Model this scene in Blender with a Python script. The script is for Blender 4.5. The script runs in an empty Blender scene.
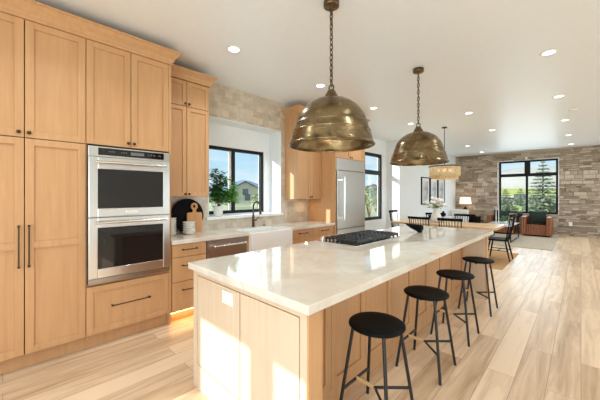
import bpy, bmesh, math, random
from mathutils import Vector, Matrix, Euler
random.seed(7)
SC = bpy.context.scene
COL = SC.collection
PI = math.pi

# ------------------------------------------------------------------ camera
THETA = math.atan2(281, 289)
cam_d = bpy.data.cameras.new('camera')
cam = bpy.data.objects.new('camera', cam_d)
COL.objects.link(cam)
cam.location = (0, 0, 1.42)
cam.rotation_euler = (PI / 2, 0, THETA - PI / 2)
cam_d.sensor_width = 36
cam_d.lens = 289 / 600 * 36
cam_d.shift_y = -5 / 600
cam_d.clip_start = 0.05
cam_d.clip_end = 2000
SC.camera = cam

# ------------------------------------------------------------------ exposure
SC.view_settings.view_transform = 'Standard'
SC.view_settings.look = 'None'
SC.view_settings.exposure = 0.0
SC.view_settings.gamma = 1.0
SC.view_settings.use_curve_mapping = False
SC.cycles.use_denoising = True
SC.cycles.max_bounces = 9
SC.cycles.diffuse_bounces = 6
SC.cycles.glossy_bounces = 4
SC.cycles.transparent_max_bounces = 16
SC.cycles.caustics_reflective = False
SC.cycles.caustics_refractive = False
SC.cycles.sample_clamp_indirect = 4.0
SC.cycles.blur_glossy = 0.5

# ------------------------------------------------------------------ sky
W = bpy.data.worlds.new('sky')
SC.world = W
W.use_nodes = True
nt = W.node_tree
nt.nodes.clear()
wo = nt.nodes.new('ShaderNodeOutputWorld')
wb = nt.nodes.new('ShaderNodeBackground')
tc = nt.nodes.new('ShaderNodeTexCoord')
sx = nt.nodes.new('ShaderNodeSeparateXYZ')
rp = nt.nodes.new('ShaderNodeValToRGB')
nz = nt.nodes.new('ShaderNodeTexNoise')
mp = nt.nodes.new('ShaderNodeMapping')
mx = nt.nodes.new('ShaderNodeMixRGB')
cr = nt.nodes.new('ShaderNodeValToRGB')
rp.color_ramp.elements[0].position = 0.0
rp.color_ramp.elements[0].color = (0.62, 0.76, 0.88, 1)
rp.color_ramp.elements[1].position = 0.35
rp.color_ramp.elements[1].color = (0.25, 0.47, 0.75, 1)
e = rp.color_ramp.elements.new(0.10)
e.color = (0.43, 0.64, 0.80, 1)
mp.inputs['Scale'].default_value = (2, 2, 9)
nz.inputs['Scale'].default_value = 2.2
nz.inputs['Detail'].default_value = 5
cr.color_ramp.elements[0].position = 0.48
cr.color_ramp.elements[0].color = (0, 0, 0, 1)
cr.color_ramp.elements[1].position = 0.75
cr.color_ramp.elements[1].color = (0.8, 0.8, 0.8, 1)
nt.links.new(tc.outputs['Generated'], sx.inputs[0])
nt.links.new(sx.outputs['Z'], rp.inputs[0])
nt.links.new(tc.outputs['Generated'], mp.inputs[0])
nt.links.new(mp.outputs[0], nz.inputs['Vector'])
nt.links.new(nz.outputs[0], cr.inputs[0])
nt.links.new(cr.outputs[0], mx.inputs[0])
nt.links.new(rp.outputs[0], mx.inputs[1])
mx.inputs[2].default_value = (0.75, 0.78, 0.80, 1)
nt.links.new(mx.outputs[0], wb.inputs[0])
wb.inputs[1].default_value = 1.3
nt.links.new(wb.outputs[0], wo.inputs[0])


def lamp(name, kind, loc, energy, color, **kw):
    d = bpy.data.lights.new(name, kind)
    o = bpy.data.objects.new(name, d)
    COL.objects.link(o)
    o.location = loc
    d.energy = energy
    d.color = color
    for k, v in kw.items():
        setattr(d, k, v)
    return o


def aim(o, direction):
    o.rotation_euler = Vector(direction).to_track_quat('-Z', 'Y').to_euler()


sun = lamp('sun', 'SUN', (-20, 9, 9), 7.5, (1.0, 0.96, 0.92), angle=math.radians(0.6))
aim(sun, (1, -0.50, -0.31))
# window daylight; right and back lamps are added fill at unseen openings
DAY = (0.78, 0.92, 1.0)
for nm, loc, d, sx_, sy_, en in [
    ('fill_right_near', (-0.25, -4.45, 1.5), (0, 1, -0.05), 3.4, 2.1, 12),
    ('fill_right_middle', (6.35, -4.45, 1.5), (0, 1, -0.05), 3.2, 2.1, 70),
    ('fill_right_far', (10.9, -4.45, 1.5), (0, 1, -0.05), 2.9, 2.1, 80),
    ('fill_back', (-2.42, -0.9, 1.35), (1, 0.1, 0.0), 4.2, 2.2, 160),
    ('daylight_far_window', (13.55, 1.46, 1.75), (-1, -0.1, -0.1), 1.7, 1.8, 34),
    ('daylight_sink_window', (2.75, 4.0, 1.65), (0, -1, -0.1), 1.0, 0.95, 5),
    ('daylight_nook_window', (7.45, 4.2, 1.65), (0, -1, -0.1), 0.8, 1.7, 8),
]:
    L = lamp(nm, 'AREA', loc, en, DAY, shape='RECTANGLE', size=sx_, size_y=sy_)
    aim(L, d)


# ================================================================== helpers
class MB:
    """collects shapes, links them as one mesh"""

    def __init__(self, xf=None):
        self.v, self.f, self.sm, self.mi = [], [], [], []
        self.xf = xf
        self.m = 0

    def add(self, vs, fs, smooth=False):
        b = len(self.v)
        if self.xf:
            vs = [self.xf(*p) for p in vs]
        self.v += [tuple(p) for p in vs]
        for q in fs:
            self.f.append([b + i for i in q])
            self.sm.append(smooth)
            self.mi.append(self.m)
        return self

    def box(self, x0, x1, y0, y1, z0, z1):
        if x0 > x1: x0, x1 = x1, x0
        if y0 > y1: y0, y1 = y1, y0
        if z0 > z1: z0, z1 = z1, z0
        vs = [(x0, y0, z0), (x1, y0, z0), (x1, y1, z0), (x0, y1, z0), (x0, y0, z1), (x1, y0, z1), (x1, y1, z1), (x0, y1, z1)]
        return self.add(vs, [(3, 2, 1, 0), (4, 5, 6, 7), (0, 1, 5, 4), (1, 2, 6, 5), (2, 3, 7, 6), (3, 0, 4, 7)])

    def tube(self, pts, r, n=10, cap=True, smooth=True):
        pts = [Vector(p) for p in pts]
        rs = r if isinstance(r, (list, tuple)) else [r] * len(pts)
        vs, fs = [], []
        t0 = (pts[1] - pts[0]).normalized()
        ref = Vector((0, 0, 1)) if abs(t0.z) < 0.9 else Vector((1, 0, 0))
        a = t0.cross(ref).normalized()
        for i, p in enumerate(pts):
            if i == 0: t = (pts[1] - p)
            elif i == len(pts) - 1: t = p - pts[i - 1]
            else: t = (pts[i + 1] - p).normalized() + (p - pts[i - 1]).normalized()
            t = t.normalized() if t.length > 1e-9 else t0
            a = (a - t * a.dot(t)).normalized()
            b = t.cross(a)
            for k in range(n):
                g = 2 * PI * k / n
                vs.append(p + (a * math.cos(g) + b * math.sin(g)) * rs[i])
        for i in range(len(pts) - 1):
            for k in range(n):
                k2 = (k + 1) % n
                fs.append((i * n + k, i * n + k2, (i + 1) * n + k2, (i + 1) * n + k))
        self.add(vs, fs, smooth)
        if cap:
            self.add([vs[k] for k in range(n)], [tuple(reversed(range(n)))])
            L = (len(pts) - 1) * n
            self.add([vs[L + k] for k in range(n)], [tuple(range(n))])
        return self

    def cyl(self, p0, p1, r, n=16, r1=None, smooth=True):
        return self.tube([p0, p1], [r, r if r1 is None else r1], n, True, smooth)

    def lathe(self, prof, c=(0, 0, 0), n=32, smooth=True, a0=0, a1=2 * PI, sx=1, sy=1):
        """profile of (r, z), turned about z through c"""
        vs, fs = [], []
        full = abs(a1 - a0 - 2 * PI) < 1e-6
        m = n if full else n + 1
        for r, z in prof:
            for k in range(m):
                g = a0 + (a1 - a0) * k / n
                vs.append((c[0] + r * math.cos(g) * sx, c[1] + r * math.sin(g) * sy, c[2] + z))
        for i in range(len(prof) - 1):
            for k in range(n):
                k2 = (k + 1) % m if full else k + 1
                fs.append((i * m + k, i * m + k2, (i + 1) * m + k2, (i + 1) * m + k))
        return self.add(vs, fs, smooth)

    def prism(self, poly, lo, hi, axis='z'):
        """extrudes a 2-D outline along an axis: z -> (x,y), y -> (x,z), x -> (y,z)"""
        n = len(poly)
        if axis == 'z': f = lambda p, h: (p[0], p[1], h)
        elif axis == 'y': f = lambda p, h: (p[0], h, p[1])
        else: f = lambda p, h: (h, p[0], p[1])
        vs = [f(p, lo) for p in poly] + [f(p, hi) for p in poly]
        fs = [tuple(reversed(range(n))), tuple(range(n, 2 * n))]
        fs += [(i, (i + 1) % n, n + (i + 1) % n, n + i) for i in range(n)]
        return self.add(vs, fs)

    def shaker(self, x0, x1, z0, z1, y, t=0.02, st=0.055, rec=0.013, mids=()):
        """a shaker door facing -Y with its face at y"""
        g = 0.0
        self.box(x0, x0 + st, y, y + t, z0, z1)
        self.box(x1 - st, x1, y, y + t, z0, z1)
        self.box(x0 + st, x1 - st, y, y + t, z0, z0 + st)
        self.box(x0 + st, x1 - st, y, y + t, z1 - st, z1)
        for m in mids:
            self.box(x0 + st, x1 - st, y, y + t, m - st / 2, m + st / 2)
        self.box(x0 + st - 0.002, x1 - st + 0.002, y + rec, y + t - 0.0005, z0 + st - 0.002, z1 - st + 0.002)
        return self

    def leaf(self, p, d, up, L, Wd):
        d = Vector(d).normalized()
        s = d.cross(Vector(up))
        s = s.normalized() if s.length > 1e-4 else Vector((1, 0, 0))
        u = s.cross(d).normalized()
        p = Vector(p)
        vs = [p, p + d * L * .5 + s * Wd * .5 + u * Wd * .12, p + d * L, p + d * L * .5 - s * Wd * .5 + u * Wd * .12, p + d * L * .5 - u * Wd * 0.05]
        return self.add(vs, [(0, 1, 4), (1, 2, 4), (0, 4, 3), (4, 2, 3)], True)

    def ball(self, c, rx, ry=None, rz=None, n=16, m=10):
        ry = rx if ry is None else ry
        rz = rx if rz is None else rz
        vs, fs = [], []
        for i in range(m + 1):
            a = PI * i / m
            for k in range(n):
                g = 2 * PI * k / n
                vs.append((c[0] + rx * math.sin(a) * math.cos(g), c[1] + ry * math.sin(a) * math.sin(g), c[2] - rz * math.cos(a)))
        for i in range(m):
            for k in range(n):
                fs.append((i * n + k, i * n + (k + 1) % n, (i + 1) * n + (k + 1) % n, (i + 1) * n + k))
        return self.add(vs, fs, True)

    def torus(self, c, R, r, axis='z', n=20, m=8, sy=1.0):
        vs, fs = [], []
        for i in range(n):
            a = 2 * PI * i / n
            for k in range(m):
                b = 2 * PI * k / m
                u, v, w = (R + r * math.cos(b)) * math.cos(a), (R + r * math.cos(b)) * math.sin(a) * sy, r * math.sin(b)
                q = {'z': (u, v, w), 'y': (u, w, v), 'x': (w, u, v)}[axis]
                vs.append((c[0] + q[0], c[1] + q[1], c[2] + q[2]))
        for i in range(n):
            for k in range(m):
                fs.append((i * m + k, ((i + 1) % n) * m + k, ((i + 1) % n) * m + (k + 1) % m, i * m + (k + 1) % m))
        return self.add(vs, fs, True)

    def build(self, name, mat, parent=None, bevel=0.0, seg=2, fix=True):
        off = Vector((0, 0, 0))
        p = parent
        while p is not None:
            off += p.location
            p = p.parent
        if parent is not None and parent.get('_local'):
            off = Vector((0, 0, 0))
        me = bpy.data.meshes.new(name)
        me.from_pydata([(x - off.x, y - off.y, z - off.z) for x, y, z in self.v], [], self.f)
        mats = mat if isinstance(mat, (list, tuple)) else [mat]
        for m_ in mats: me.materials.append(m_)
        me.polygons.foreach_set('use_smooth', self.sm)
        me.polygons.foreach_set('material_index', self.mi)
        me.update()
        if fix:
            bm = bmesh.new()
            bm.from_mesh(me)
            bmesh.ops.recalc_face_normals(bm, faces=bm.faces)
            bm.to_mesh(me)
            bm.free()
        o = bpy.data.objects.new(name, me)
        COL.objects.link(o)
        if parent is not None:
            o.parent = parent
            if parent.get('_local'): o['_local'] = True
        if bevel > 0:
            b = o.modifiers.new('bevel', 'BEVEL')
            b.width = bevel
            b.segments = seg
            b.limit_method = 'ANGLE'
            b.angle_limit = math.radians(40)
        return o


def tag(o, label, cat, group=None, kind=None):
    o['label'] = label
    o['category'] = cat
    if group: o['group'] = group
    if kind: o['kind'] = kind
    return o


def thing(name, label, cat, loc=(0, 0, 0), group=None, rz=0, local=False):
    o = bpy.data.objects.new(name, None)
    o.empty_display_size = 0.1
    COL.objects.link(o)
    o.location = loc
    o.rotation_euler = (0, 0, rz)
    if local: o['_local'] = True
    return tag(o, label, cat, group)


def struct(name, mb, mat, bevel=0, parent=None, fix=True):
    o = mb.build(name, mat, parent, bevel, fix=fix)
    if parent is None: o['kind'] = 'structure'
    return o


def dup(root, loc, label, rz=None, group=None):
    r = root.copy()
    COL.objects.link(r)
    r.location = loc
    if rz is not None: r.rotation_euler = (0, 0, rz)
    r['label'] = label
    if group: r['group'] = group

    def kids(a, b):
        for ch in list(a.children):
            if ch.type == 'LIGHT' or ch.type == 'MESH':
                c = ch.copy()
                COL.objects.link(c)
                c.parent = b
                kids(ch, c)
    kids(root, r)
    return r


# ------------------------------------------------------------------ materials
def newmat(name):
    m = bpy.data.materials.new(name)
    m.use_nodes = True
    t = m.node_tree
    b = t.nodes['Principled BSDF']
    return m, t, b


def setin(b, **kw):
    for k, v in kw.items():
        k = k.replace('_', ' ')
        if k in b.inputs: b.inputs[k].default_value = v


def plain(name, c, rough=0.5, metal=0.0, spec=0.5, var=0.06, scale=14, bump=0.0, emit=None, es=0):
    m, t, b = newmat(name)
    setin(b, Roughness=rough, Metallic=metal, Specular_IOR_Level=spec)
    n = t.nodes.new('ShaderNodeTexNoise')
    n.inputs['Scale'].default_value = scale
    n.inputs['Detail'].default_value = 4
    tcn = t.nodes.new('ShaderNodeTexCoord')
    t.links.new(tcn.outputs['Object'], n.inputs['Vector'])
    r = t.nodes.new('ShaderNodeValToRGB')
    r.color_ramp.elements[0].position = 0.3
    r.color_ramp.elements[1].position = 0.7
    r.color_ramp.elements[0].color = tuple(max(0, x * (1 - var)) for x in c) + (1,)
    r.color_ramp.elements[1].color = tuple(min(1, x * (1 + var)) for x in c) + (1,)
    t.links.new(n.outputs[0], r.inputs[0])
    t.links.new(r.outputs[0], b.inputs['Base Color'])
    if bump:
        bp = t.nodes.new('ShaderNodeBump')
        bp.inputs['Strength'].default_value = bump
        bp.inputs['Distance'].default_value = 0.01
        t.links.new(n.outputs[0], bp.inputs['Height'])
        t.links.new(bp.outputs[0], b.inputs['Normal'])
    if emit:
        b.inputs['Emission Color'].default_value = tuple(emit) + (1,)
        b.inputs['Emission Strength'].default_value = es
    return m


def wood(name, c0, c1, scale=(28, 28, 1.6), rough=0.42, spec=0.35, contrast=(0.25, 0.75)):
    m, t, b = newmat(name)
    setin(b, Roughness=rough, Specular_IOR_Level=spec)
    tcn = t.nodes.new('ShaderNodeTexCoord')
    mpn = t.nodes.new('ShaderNodeMapping')
    mpn.inputs['Scale'].default_value = scale
    n = t.nodes.new('ShaderNodeTexNoise')
    n.inputs['Scale'].default_value = 1.0
    n.inputs['Detail'].default_value = 6
    n.inputs['Roughness'].default_value = 0.65
    n.inputs['Distortion'].default_value = 0.4
    r = t.nodes.new('ShaderNodeValToRGB')
    r.color_ramp.elements[0].position = contrast[0]
    r.color_ramp.elements[1].position = contrast[1]
    r.color_ramp.elements[0].color = tuple(c0) + (1,)
    r.color_ramp.elements[1].color = tuple(c1) + (1,)
    t.links.new(tcn.outputs['Object'], mpn.inputs[0])
    t.links.new(mpn.outputs[0], n.inputs['Vector'])
    t.links.new(n.outputs[0], r.inputs[0])
    t.links.new(r.outputs[0], b.inputs['Base Color'])
    return m


def steel(name, c, rough, scale=(2, 2, 160), metal=1.0):
    m, t, b = newmat(name)
    setin(b, Metallic=metal, Roughness=rough)
    b.inputs['Base Color'].default_value = tuple(c) + (1,)
    tcn = t.nodes.new('ShaderNodeTexCoord')
    mpn = t.nodes.new('ShaderNodeMapping')
    mpn.inputs['Scale'].default_value = scale
    n = t.nodes.new('ShaderNodeTexNoise')
    n.inputs['Scale'].default_value = 1.5
    n.inputs['Detail'].default_value = 3
    bp = t.nodes.new('ShaderNodeBump')
    bp.inputs['Strength'].default_value = 0.06
    bp.inputs['Distance'].default_value = 0.004
    t.links.new(tcn.outputs['Object'], mpn.inputs[0])
    t.links.new(mpn.outputs[0], n.inputs['Vector'])
    t.links.new(n.outputs[0], bp.inputs['Height'])
    t.links.new(bp.outputs[0], b.inputs['Normal'])
    return m


def glass(name, tint=(0.97, 0.99, 0.98)):
    m = bpy.data.materials.new(name)
    m.use_nodes = True
    t = m.node_tree
    t.nodes.clear()
    o = t.nodes.new('ShaderNodeOutputMaterial')
    tr = t.nodes.new('ShaderNodeBsdfTransparent')
    tr.inputs[0].default_value = tuple(tint) + (1,)
    gl = t.nodes.new('ShaderNodeBsdfGlossy')
    gl.inputs['Roughness'].default_value = 0.02
    lw = t.nodes.new('ShaderNodeLayerWeight')
    lw.inputs['Blend'].default_value = 0.5
    pw = t.nodes.new('ShaderNodeMath')
    pw.operation = 'POWER'
    pw.inputs[1].default_value = 5
    ml = t.nodes.new('ShaderNodeMath')
    ml.operation = 'MULTIPLY_ADD'
    ml.inputs[1].default_value = 0.8
    ml.inputs[2].default_value = 0.03
    mm = t.nodes.new('ShaderNodeMixShader')
    t.links.new(lw.outputs['Facing'], pw.inputs[0])
    t.links.new(pw.outputs[0], ml.inputs[0])
    t.links.new(ml.outputs[0], mm.inputs[0])
    t.links.new(tr.outputs[0], mm.inputs[1])
    t.links.new(gl.outputs[0], mm.inputs[2])
    t.links.new(mm.outputs[0], o.inputs[0])
    return m


def bricks(name, axes, bw, rh, c0, c1, cm, mort, rough, var=0.35, offset=0.5, bump=0.3, grain=None, spec=0.4, squash=1.0, ramp=(.25, .75)):
    """brick / plank pattern on two object axes"""
    m, t, b = newmat(name)
    setin(b, Roughness=rough, Specular_IOR_Level=spec)
    tcn = t.nodes.new('ShaderNodeTexCoord')
    sp = t.nodes.new('ShaderNodeSeparateXYZ')
    cb = t.nodes.new('ShaderNodeCombineXYZ')
    t.links.new(tcn.outputs['Object'], sp.inputs[0])
    t.links.new(sp.outputs[axes[0]], cb.inputs[0])
    t.links.new(sp.outputs[axes[1]], cb.inputs[1])
    br = t.nodes.new('ShaderNodeTexBrick')
    br.offset = offset
    br.squash = squash
    br.inputs['Scale'].default_value = 1.0
    br.inputs['Brick Width'].default_value = bw
    br.inputs['Row Height'].default_value = rh
    br.inputs['Mortar Size'].default_value = mort
    br.inputs['Mortar Smooth'].default_value = 0.2
    br.inputs['Color1'].default_value = (0, 0, 0, 1)
    br.inputs['Color2'].default_value = (1, 1, 1, 1)
    br.inputs['Mortar'].default_value = (0.5, 0.5, 0.5, 1)
    t.links.new(cb.outputs[0], br.inputs['Vector'])
    n = t.nodes.new('ShaderNodeTexNoise')
    n.inputs['Scale'].default_value = 1.0
    n.inputs['Detail'].default_value = 6
    n.inputs['Roughness'].default_value = 0.6
    n.inputs['Distortion'].default_value = 0.6
    mpn = t.nodes.new('ShaderNodeMapping')
    g = grain or (7, 7, 7)
    mpn.inputs['Scale'].default_value = g
    # each brick shifts its own grain
    ad = t.nodes.new('ShaderNodeVectorMath')
    ad.operation = 'MULTIPLY_ADD'
    ad.inputs[1].default_value = (0, 0, 37.0)
    t.links.new(br.outputs['Color'], ad.inputs[0])
    t.links.new(cb.outputs[0], ad.inputs[2])
    t.links.new(ad.outputs[0], mpn.inputs[0])
    t.links.new(mpn.outputs[0], n.inputs['Vector'])
    ma = t.nodes.new('ShaderNodeMath')
    ma.operation = 'MULTIPLY_ADD'
    ma.inputs[1].default_value = var
    mb_ = t.nodes.new('ShaderNodeMath')
    mb_.operation = 'SUBTRACT'
    mb_.inputs[1].default_value = var / 2
    t.links.new(br.outputs['Color'], ma.inputs[0])
    t.links.new(n.outputs[0], ma.inputs[2])
    t.links.new(ma.outputs[0], mb_.inputs[0])
    r = t.nodes.new('ShaderNodeValToRGB')
    r.color_ramp.elements[0].position = ramp[0]
    r.color_ramp.elements[1].position = ramp[1]
    r.color_ramp.elements[0].color = tuple(c0) + (1,)
    r.color_ramp.elements[1].color = tuple(c1) + (1,)
    t.links.new(mb_.outputs[0], r.inputs[0])
    mixn = t.nodes.new('ShaderNodeMixRGB')
    t.links.new(br.outputs['Fac'], mixn.inputs[0])
    t.links.new(r.outputs[0], mixn.inputs[1])
    mixn.inputs[2].default_value = tuple(cm) + (1,)
    t.links.new(mixn.outputs[0], b.inputs['Base Color'])
    if bump:
        iv = t.nodes.new('ShaderNodeMath')
        iv.operation = 'SUBTRACT'
        iv.inputs[0].default_value = 1.0
        t.links.new(br.outputs['Fac'], iv.inputs[1])
        bp = t.nodes.new('ShaderNodeBump')
        bp.inputs['Strength'].default_value = bump
        bp.inputs['Distance'].default_value = 0.004
        t.links.new(iv.outputs[0], bp.inputs['Height'])
        t.links.new(bp.outputs[0], b.inputs['Normal'])
    return m


def marble(name, base, vein, warm, rough=0.07):
    m, t, b = newmat(name)
    setin(b, Roughness=rough, Specular_IOR_Level=0.5)
    tcn = t.nodes.new('ShaderNodeTexCoord')
    n = t.nodes.new('ShaderNodeTexNoise')
    n.inputs['Scale'].default_value = 2.2
    n.inputs['Detail'].default_value = 7
    n.inputs['Distortion'].default_value = 1.4
    r = t.nodes.new('ShaderNodeValToRGB')
    r.color_ramp.elements[0].position = 0.35
    r.color_ramp.elements[0].color = tuple(warm) + (1,)
    r.color_ramp.elements[1].position = 0.62
    r.color_ramp.elements[1].color = tuple(base) + (1,)
    w = t.nodes.new('ShaderNodeTexNoise')
    w.inputs['Scale'].default_value = 1.6
    w.inputs['Detail'].default_value = 9
    w.inputs['Distortion'].default_value = 2.0
    wr = t.nodes.new('ShaderNodeValToRGB')
    wr.color_ramp.elements[0].position = 0.475
    wr.color_ramp.elements[0].color = (0, 0, 0, 1)
    wr.color_ramp.elements[1].position = 0.525
    wr.color_ramp.elements[1].color = (0, 0, 0, 1)
    e2 = wr.color_ramp.elements.new(0.5)
    e2.color = (0.4, 0.4, 0.4, 1)
    mi = t.nodes.new('ShaderNodeMixRGB')
    t.links.new(tcn.outputs['Object'], n.inputs['Vector'])
    t.links.new(tcn.outputs['Object'], w.inputs['Vector'])
    t.links.new(n.outputs[0], r.inputs[0])
    t.links.new(w.outputs[0], wr.inputs[0])
    t.links.new(wr.outputs[0], mi.inputs[0])
    t.links.new(r.outputs[0], mi.inputs[1])
    mi.inputs[2].default_value = tuple(vein) + (1,)
    t.links.new(mi.outputs[0], b.inputs['Base Color'])
    return m


def attr_stone(name, ramp, rough=0.85):
    """stone tinted per block through a stored attribute, with grain"""
    m, t, b = newmat(name)
    setin(b, Roughness=rough, Specular_IOR_Level=0.25)
    a = t.nodes.new('ShaderNodeAttribute')
    a.attribute_name = 'tone'
    n = t.nodes.new('ShaderNodeTexNoise')
    n.inputs['Scale'].default_value = 9
    n.inputs['Detail'].default_value = 6
    tcn = t.nodes.new('ShaderNodeTexCoord')
    t.links.new(tcn.outputs['Object'], n.inputs['Vector'])
    ma = t.nodes.new('ShaderNodeMath')
    ma.operation = 'MULTIPLY_ADD'
    ma.inputs[1].default_value = 0.5
    t.links.new(n.outputs[0], ma.inputs[0])
    t.links.new(a.outputs['Fac'], ma.inputs[2])
    r = t.nodes.new('ShaderNodeValToRGB')
    els = r.color_ramp.elements
    els[0].position = ramp[0][0]; els[0].color = tuple(ramp[0][1]) + (1,)
    els[1].position = ramp[-1][0]; els[1].color = tuple(ramp[-1][1]) + (1,)
    for p, c in ramp[1:-1]:
        el = els.new(p); el.color = tuple(c) + (1,)
    t.links.new(ma.outputs[0], r.inputs[0])
    t.links.new(r.outputs[0], b.inputs['Base Color'])
    bp = t.nodes.new('ShaderNodeBump')
    bp.inputs['Strength'].default_value = 0.5
    bp.inputs['Distance'].default_value = 0.012
    t.links.new(n.outputs[0], bp.inputs['Height'])
    t.links.new(bp.outputs[0], b.inputs['Normal'])
    return m


M = {}
M['oak'] = wood('oak', (0.49, 0.262, 0.118), (0.59, 0.335, 0.165))
M['oak_island'] = wood('oak_island', (0.49, 0.262, 0.118), (0.59, 0.335, 0.165))
M['oak_daylit'] = wood('oak_daylit', (0.60, 0.46, 0.325), (0.69, 0.545, 0.40))  # oak paled: strong daylight on the island end painted into the colour
M['table_oak'] = wood('table_oak', (0.52, 0.33, 0.18), (0.68, 0.46, 0.27), scale=(22, 1.6, 22), rough=0.3)
M['board_wood'] = wood('board_wood', (0.56, 0.27, 0.10), (0.72, 0.38, 0.15), scale=(30, 30, 2))
M['dowel'] = wood('dowel_wood', (0.60, 0.36, 0.17), (0.74, 0.48, 0.26), scale=(30, 2, 30))
M['floor'] = bricks('oak_planks', ('X', 'Y'), 1.7, 0.185, (0.41, 0.25, 0.135), (0.76, 0.555, 0.375), (0.29, 0.18, 0.105), 0.0018, 0.34, var=0.34, offset=0.37, bump=0.15, grain=(1.3, 15, 1), spec=0.5, ramp=(.16, .62))
M['tile'] = bricks('travertine_tile', ('X', 'Z'), 0.13, 0.10, (0.46, 0.375, 0.28), (0.66, 0.565, 0.45), (0.52, 0.44, 0.34), 0.003, 0.28, var=0.38, bump=0.35, grain=(9, 9, 1), spec=0.5)
M['wall'] = plain('white_paint', (0.82, 0.84, 0.85), 0.7, var=0.015, spec=0.25)
M['ceil'] = plain('ceiling_paint', (0.84, 0.875, 0.90), 0.4, var=0.01, spec=0.35)
M['trim'] = plain('trim_paint', (0.82, 0.81, 0.79), 0.5, var=0.01)
M['black_metal'] = plain('black_metal', (0.008, 0.008, 0.008), 0.4, spec=0.5, var=0.15)
M['black_wood'] = plain('black_wood', (0.004, 0.004, 0.004), 0.6, spec=0.12, var=0.25, scale=30)
M['winframe'] = plain('window_frame_black', (0.010, 0.011, 0.012), 0.45, var=0.1, spec=0.2)
M['glass'] = glass('window_glass')
M['quartz'] = marble('quartzite', (0.72, 0.665, 0.59), (0.56, 0.48, 0.39), (0.62, 0.55, 0.46), rough=0.045)
M['steel'] = steel('brushed_steel', (0.66, 0.65, 0.63), 0.28)
M['steel_dark'] = steel('brushed_steel_dark', (0.40, 0.37, 0.34), 0.33)
M['steel_light'] = steel('polished_steel', (0.82, 0.81, 0.79), 0.22)
M['oven_glass'] = plain('oven_glass', (0.006, 0.006, 0.007), 0.05, spec=0.6, var=0.1)
M['bronze'] = plain('dark_bronze', (0.085, 0.045, 0.024), 0.35, metal=0.8, var=0.2)
M['brass_dark'] = plain('aged_brass_dark', (0.16, 0.105, 0.055), 0.4, metal=1.0, var=0.3, scale=30)
M['iron'] = plain('cast_iron', (0.016, 0.016, 0.017), 0.5, var=0.2, bump=0.2, scale=60)
M['white_ceramic'] = plain('white_ceramic', (0.84, 0.82, 0.79), 0.18, var=0.015)
M['white_matte'] = plain('white_matte', (0.80, 0.78, 0.74), 0.6, var=0.03)
M['stoneware'] = plain('stoneware', (0.86, 0.83, 0.77), 0.4, var=0.04)
M['leaf'] = plain('leaf_green', (0.06, 0.19, 0.028), 0.5, var=0.5, scale=20, spec=0.2)
M['leaf2'] = plain('leaf_bright', (0.075, 0.22, 0.035), 0.45, var=0.45, scale=20)
M['leaf3'] = plain('leaf_mid', (0.15, 0.38, 0.05), 0.5, var=0.45, scale=20, spec=0.2)
M['bark'] = plain('bark', (0.16, 0.10, 0.06), 0.8, var=0.3, scale=30)
M['soil'] = plain('soil', (0.05, 0.035, 0.022), 0.95, var=0.3, scale=50)
M['leather'] = plain('brown_leather', (0.27, 0.092, 0.036), 0.36, var=0.25, scale=18)
M['green_velvet'] = plain('green_velvet', (0.010, 0.022, 0.016), 0.85, var=0.25, scale=25)
M['cloth_white'] = plain('white_cloth', (0.76, 0.74, 0.70), 0.9, var=0.04)
M['jute'] = plain('jute', (0.46, 0.25, 0.10), 0.95, var=0.3, scale=70, bump=0.5)
M['rug'] = plain('flat_weave', (0.46, 0.38, 0.28), 0.95, var=0.22, scale=45, bump=0.4)
M['shade'] = plain('linen_shade', (0.85, 0.74, 0.62), 0.9, var=0.03, emit=(1.0, 0.80, 0.62), es=0.75)
M['fringe'] = plain('gold_fringe', (0.66, 0.49, 0.27), 0.45, var=0.25, scale=40)
M['lens'] = plain('lamp_lens', (0.9, 0.9, 0.88), 0.4, var=0.0, emit=(1.0, 0.93, 0.82), es=7.0)
M['led'] = plain('led_strip', (0.9, 0.7, 0.4), 0.4, var=0.0, emit=(1.0, 0.60, 0.20), es=32.0)
M['puck'] = plain('puck_lens', (0.9, 0.8, 0.6), 0.4, var=0.0, emit=(1.0, 0.75, 0.45), es=10.0)
M['bulb'] = plain('bulb_glass', (0.9, 0.85, 0.75), 0.3, var=0.0, emit=(1.0, 0.80, 0.55), es=1.5)
M['disp'] = plain('display_icons', (0.10, 0.10, 0.105), 0.3, var=0.0, emit=(0.8, 0.85, 0.9), es=0.07)
M['art'] = plain('art_print', (0.48, 0.48, 0.47), 0.6, var=0.55, scale=3.0)
M['mat_board'] = plain('mat_board', (0.72, 0.71, 0.69), 0.7, var=0.01)
M['switch'] = plain('switch_plastic', (0.86, 0.85, 0.82), 0.3, var=0.0)
M['hidden'] = plain('cabinet_gap_shade', (0.10, 0.055, 0.028), 0.8, var=0.1)  # dark carcass colour paints the shade in the gaps between pantry doors
M['mortar'] = plain('mortar', (0.34, 0.275, 0.21), 0.95, var=0.15)
M['stone'] = attr_stone('ledge_stone', [(0.15, (0.23, 0.17, 0.125)), (0.5, (0.34, 0.26, 0.19)), (0.85, (0.43, 0.345, 0.265)), (1.25, (0.52, 0.435, 0.345))])
M['grass'] = plain('dry_lawn', (0.55, 0.54, 0.26), 0.95, var=0.35, scale=0.25)
M['field'] = plain('yellow_field', (0.62, 0.60, 0.10), 0.95, var=0.2, scale=0.2)
M['concrete'] = plain('concrete', (0.66, 0.64, 0.60), 0.9, var=0.06, scale=1.5)
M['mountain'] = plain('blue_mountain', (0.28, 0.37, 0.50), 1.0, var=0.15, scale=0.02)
M['tanhill'] = plain('hazy_tan_hill', (0.70, 0.62, 0.50), 1.0, var=0.12, scale=0.03)  # tan lightened, distance haze painted into the colour
M['house_wall'] = plain('house_siding', (0.62, 0.57, 0.48), 0.8, var=0.05)
M['house_wall2'] = plain('house_siding_blue', (0.12, 0.30, 0.46), 0.8, var=0.05)
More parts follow.
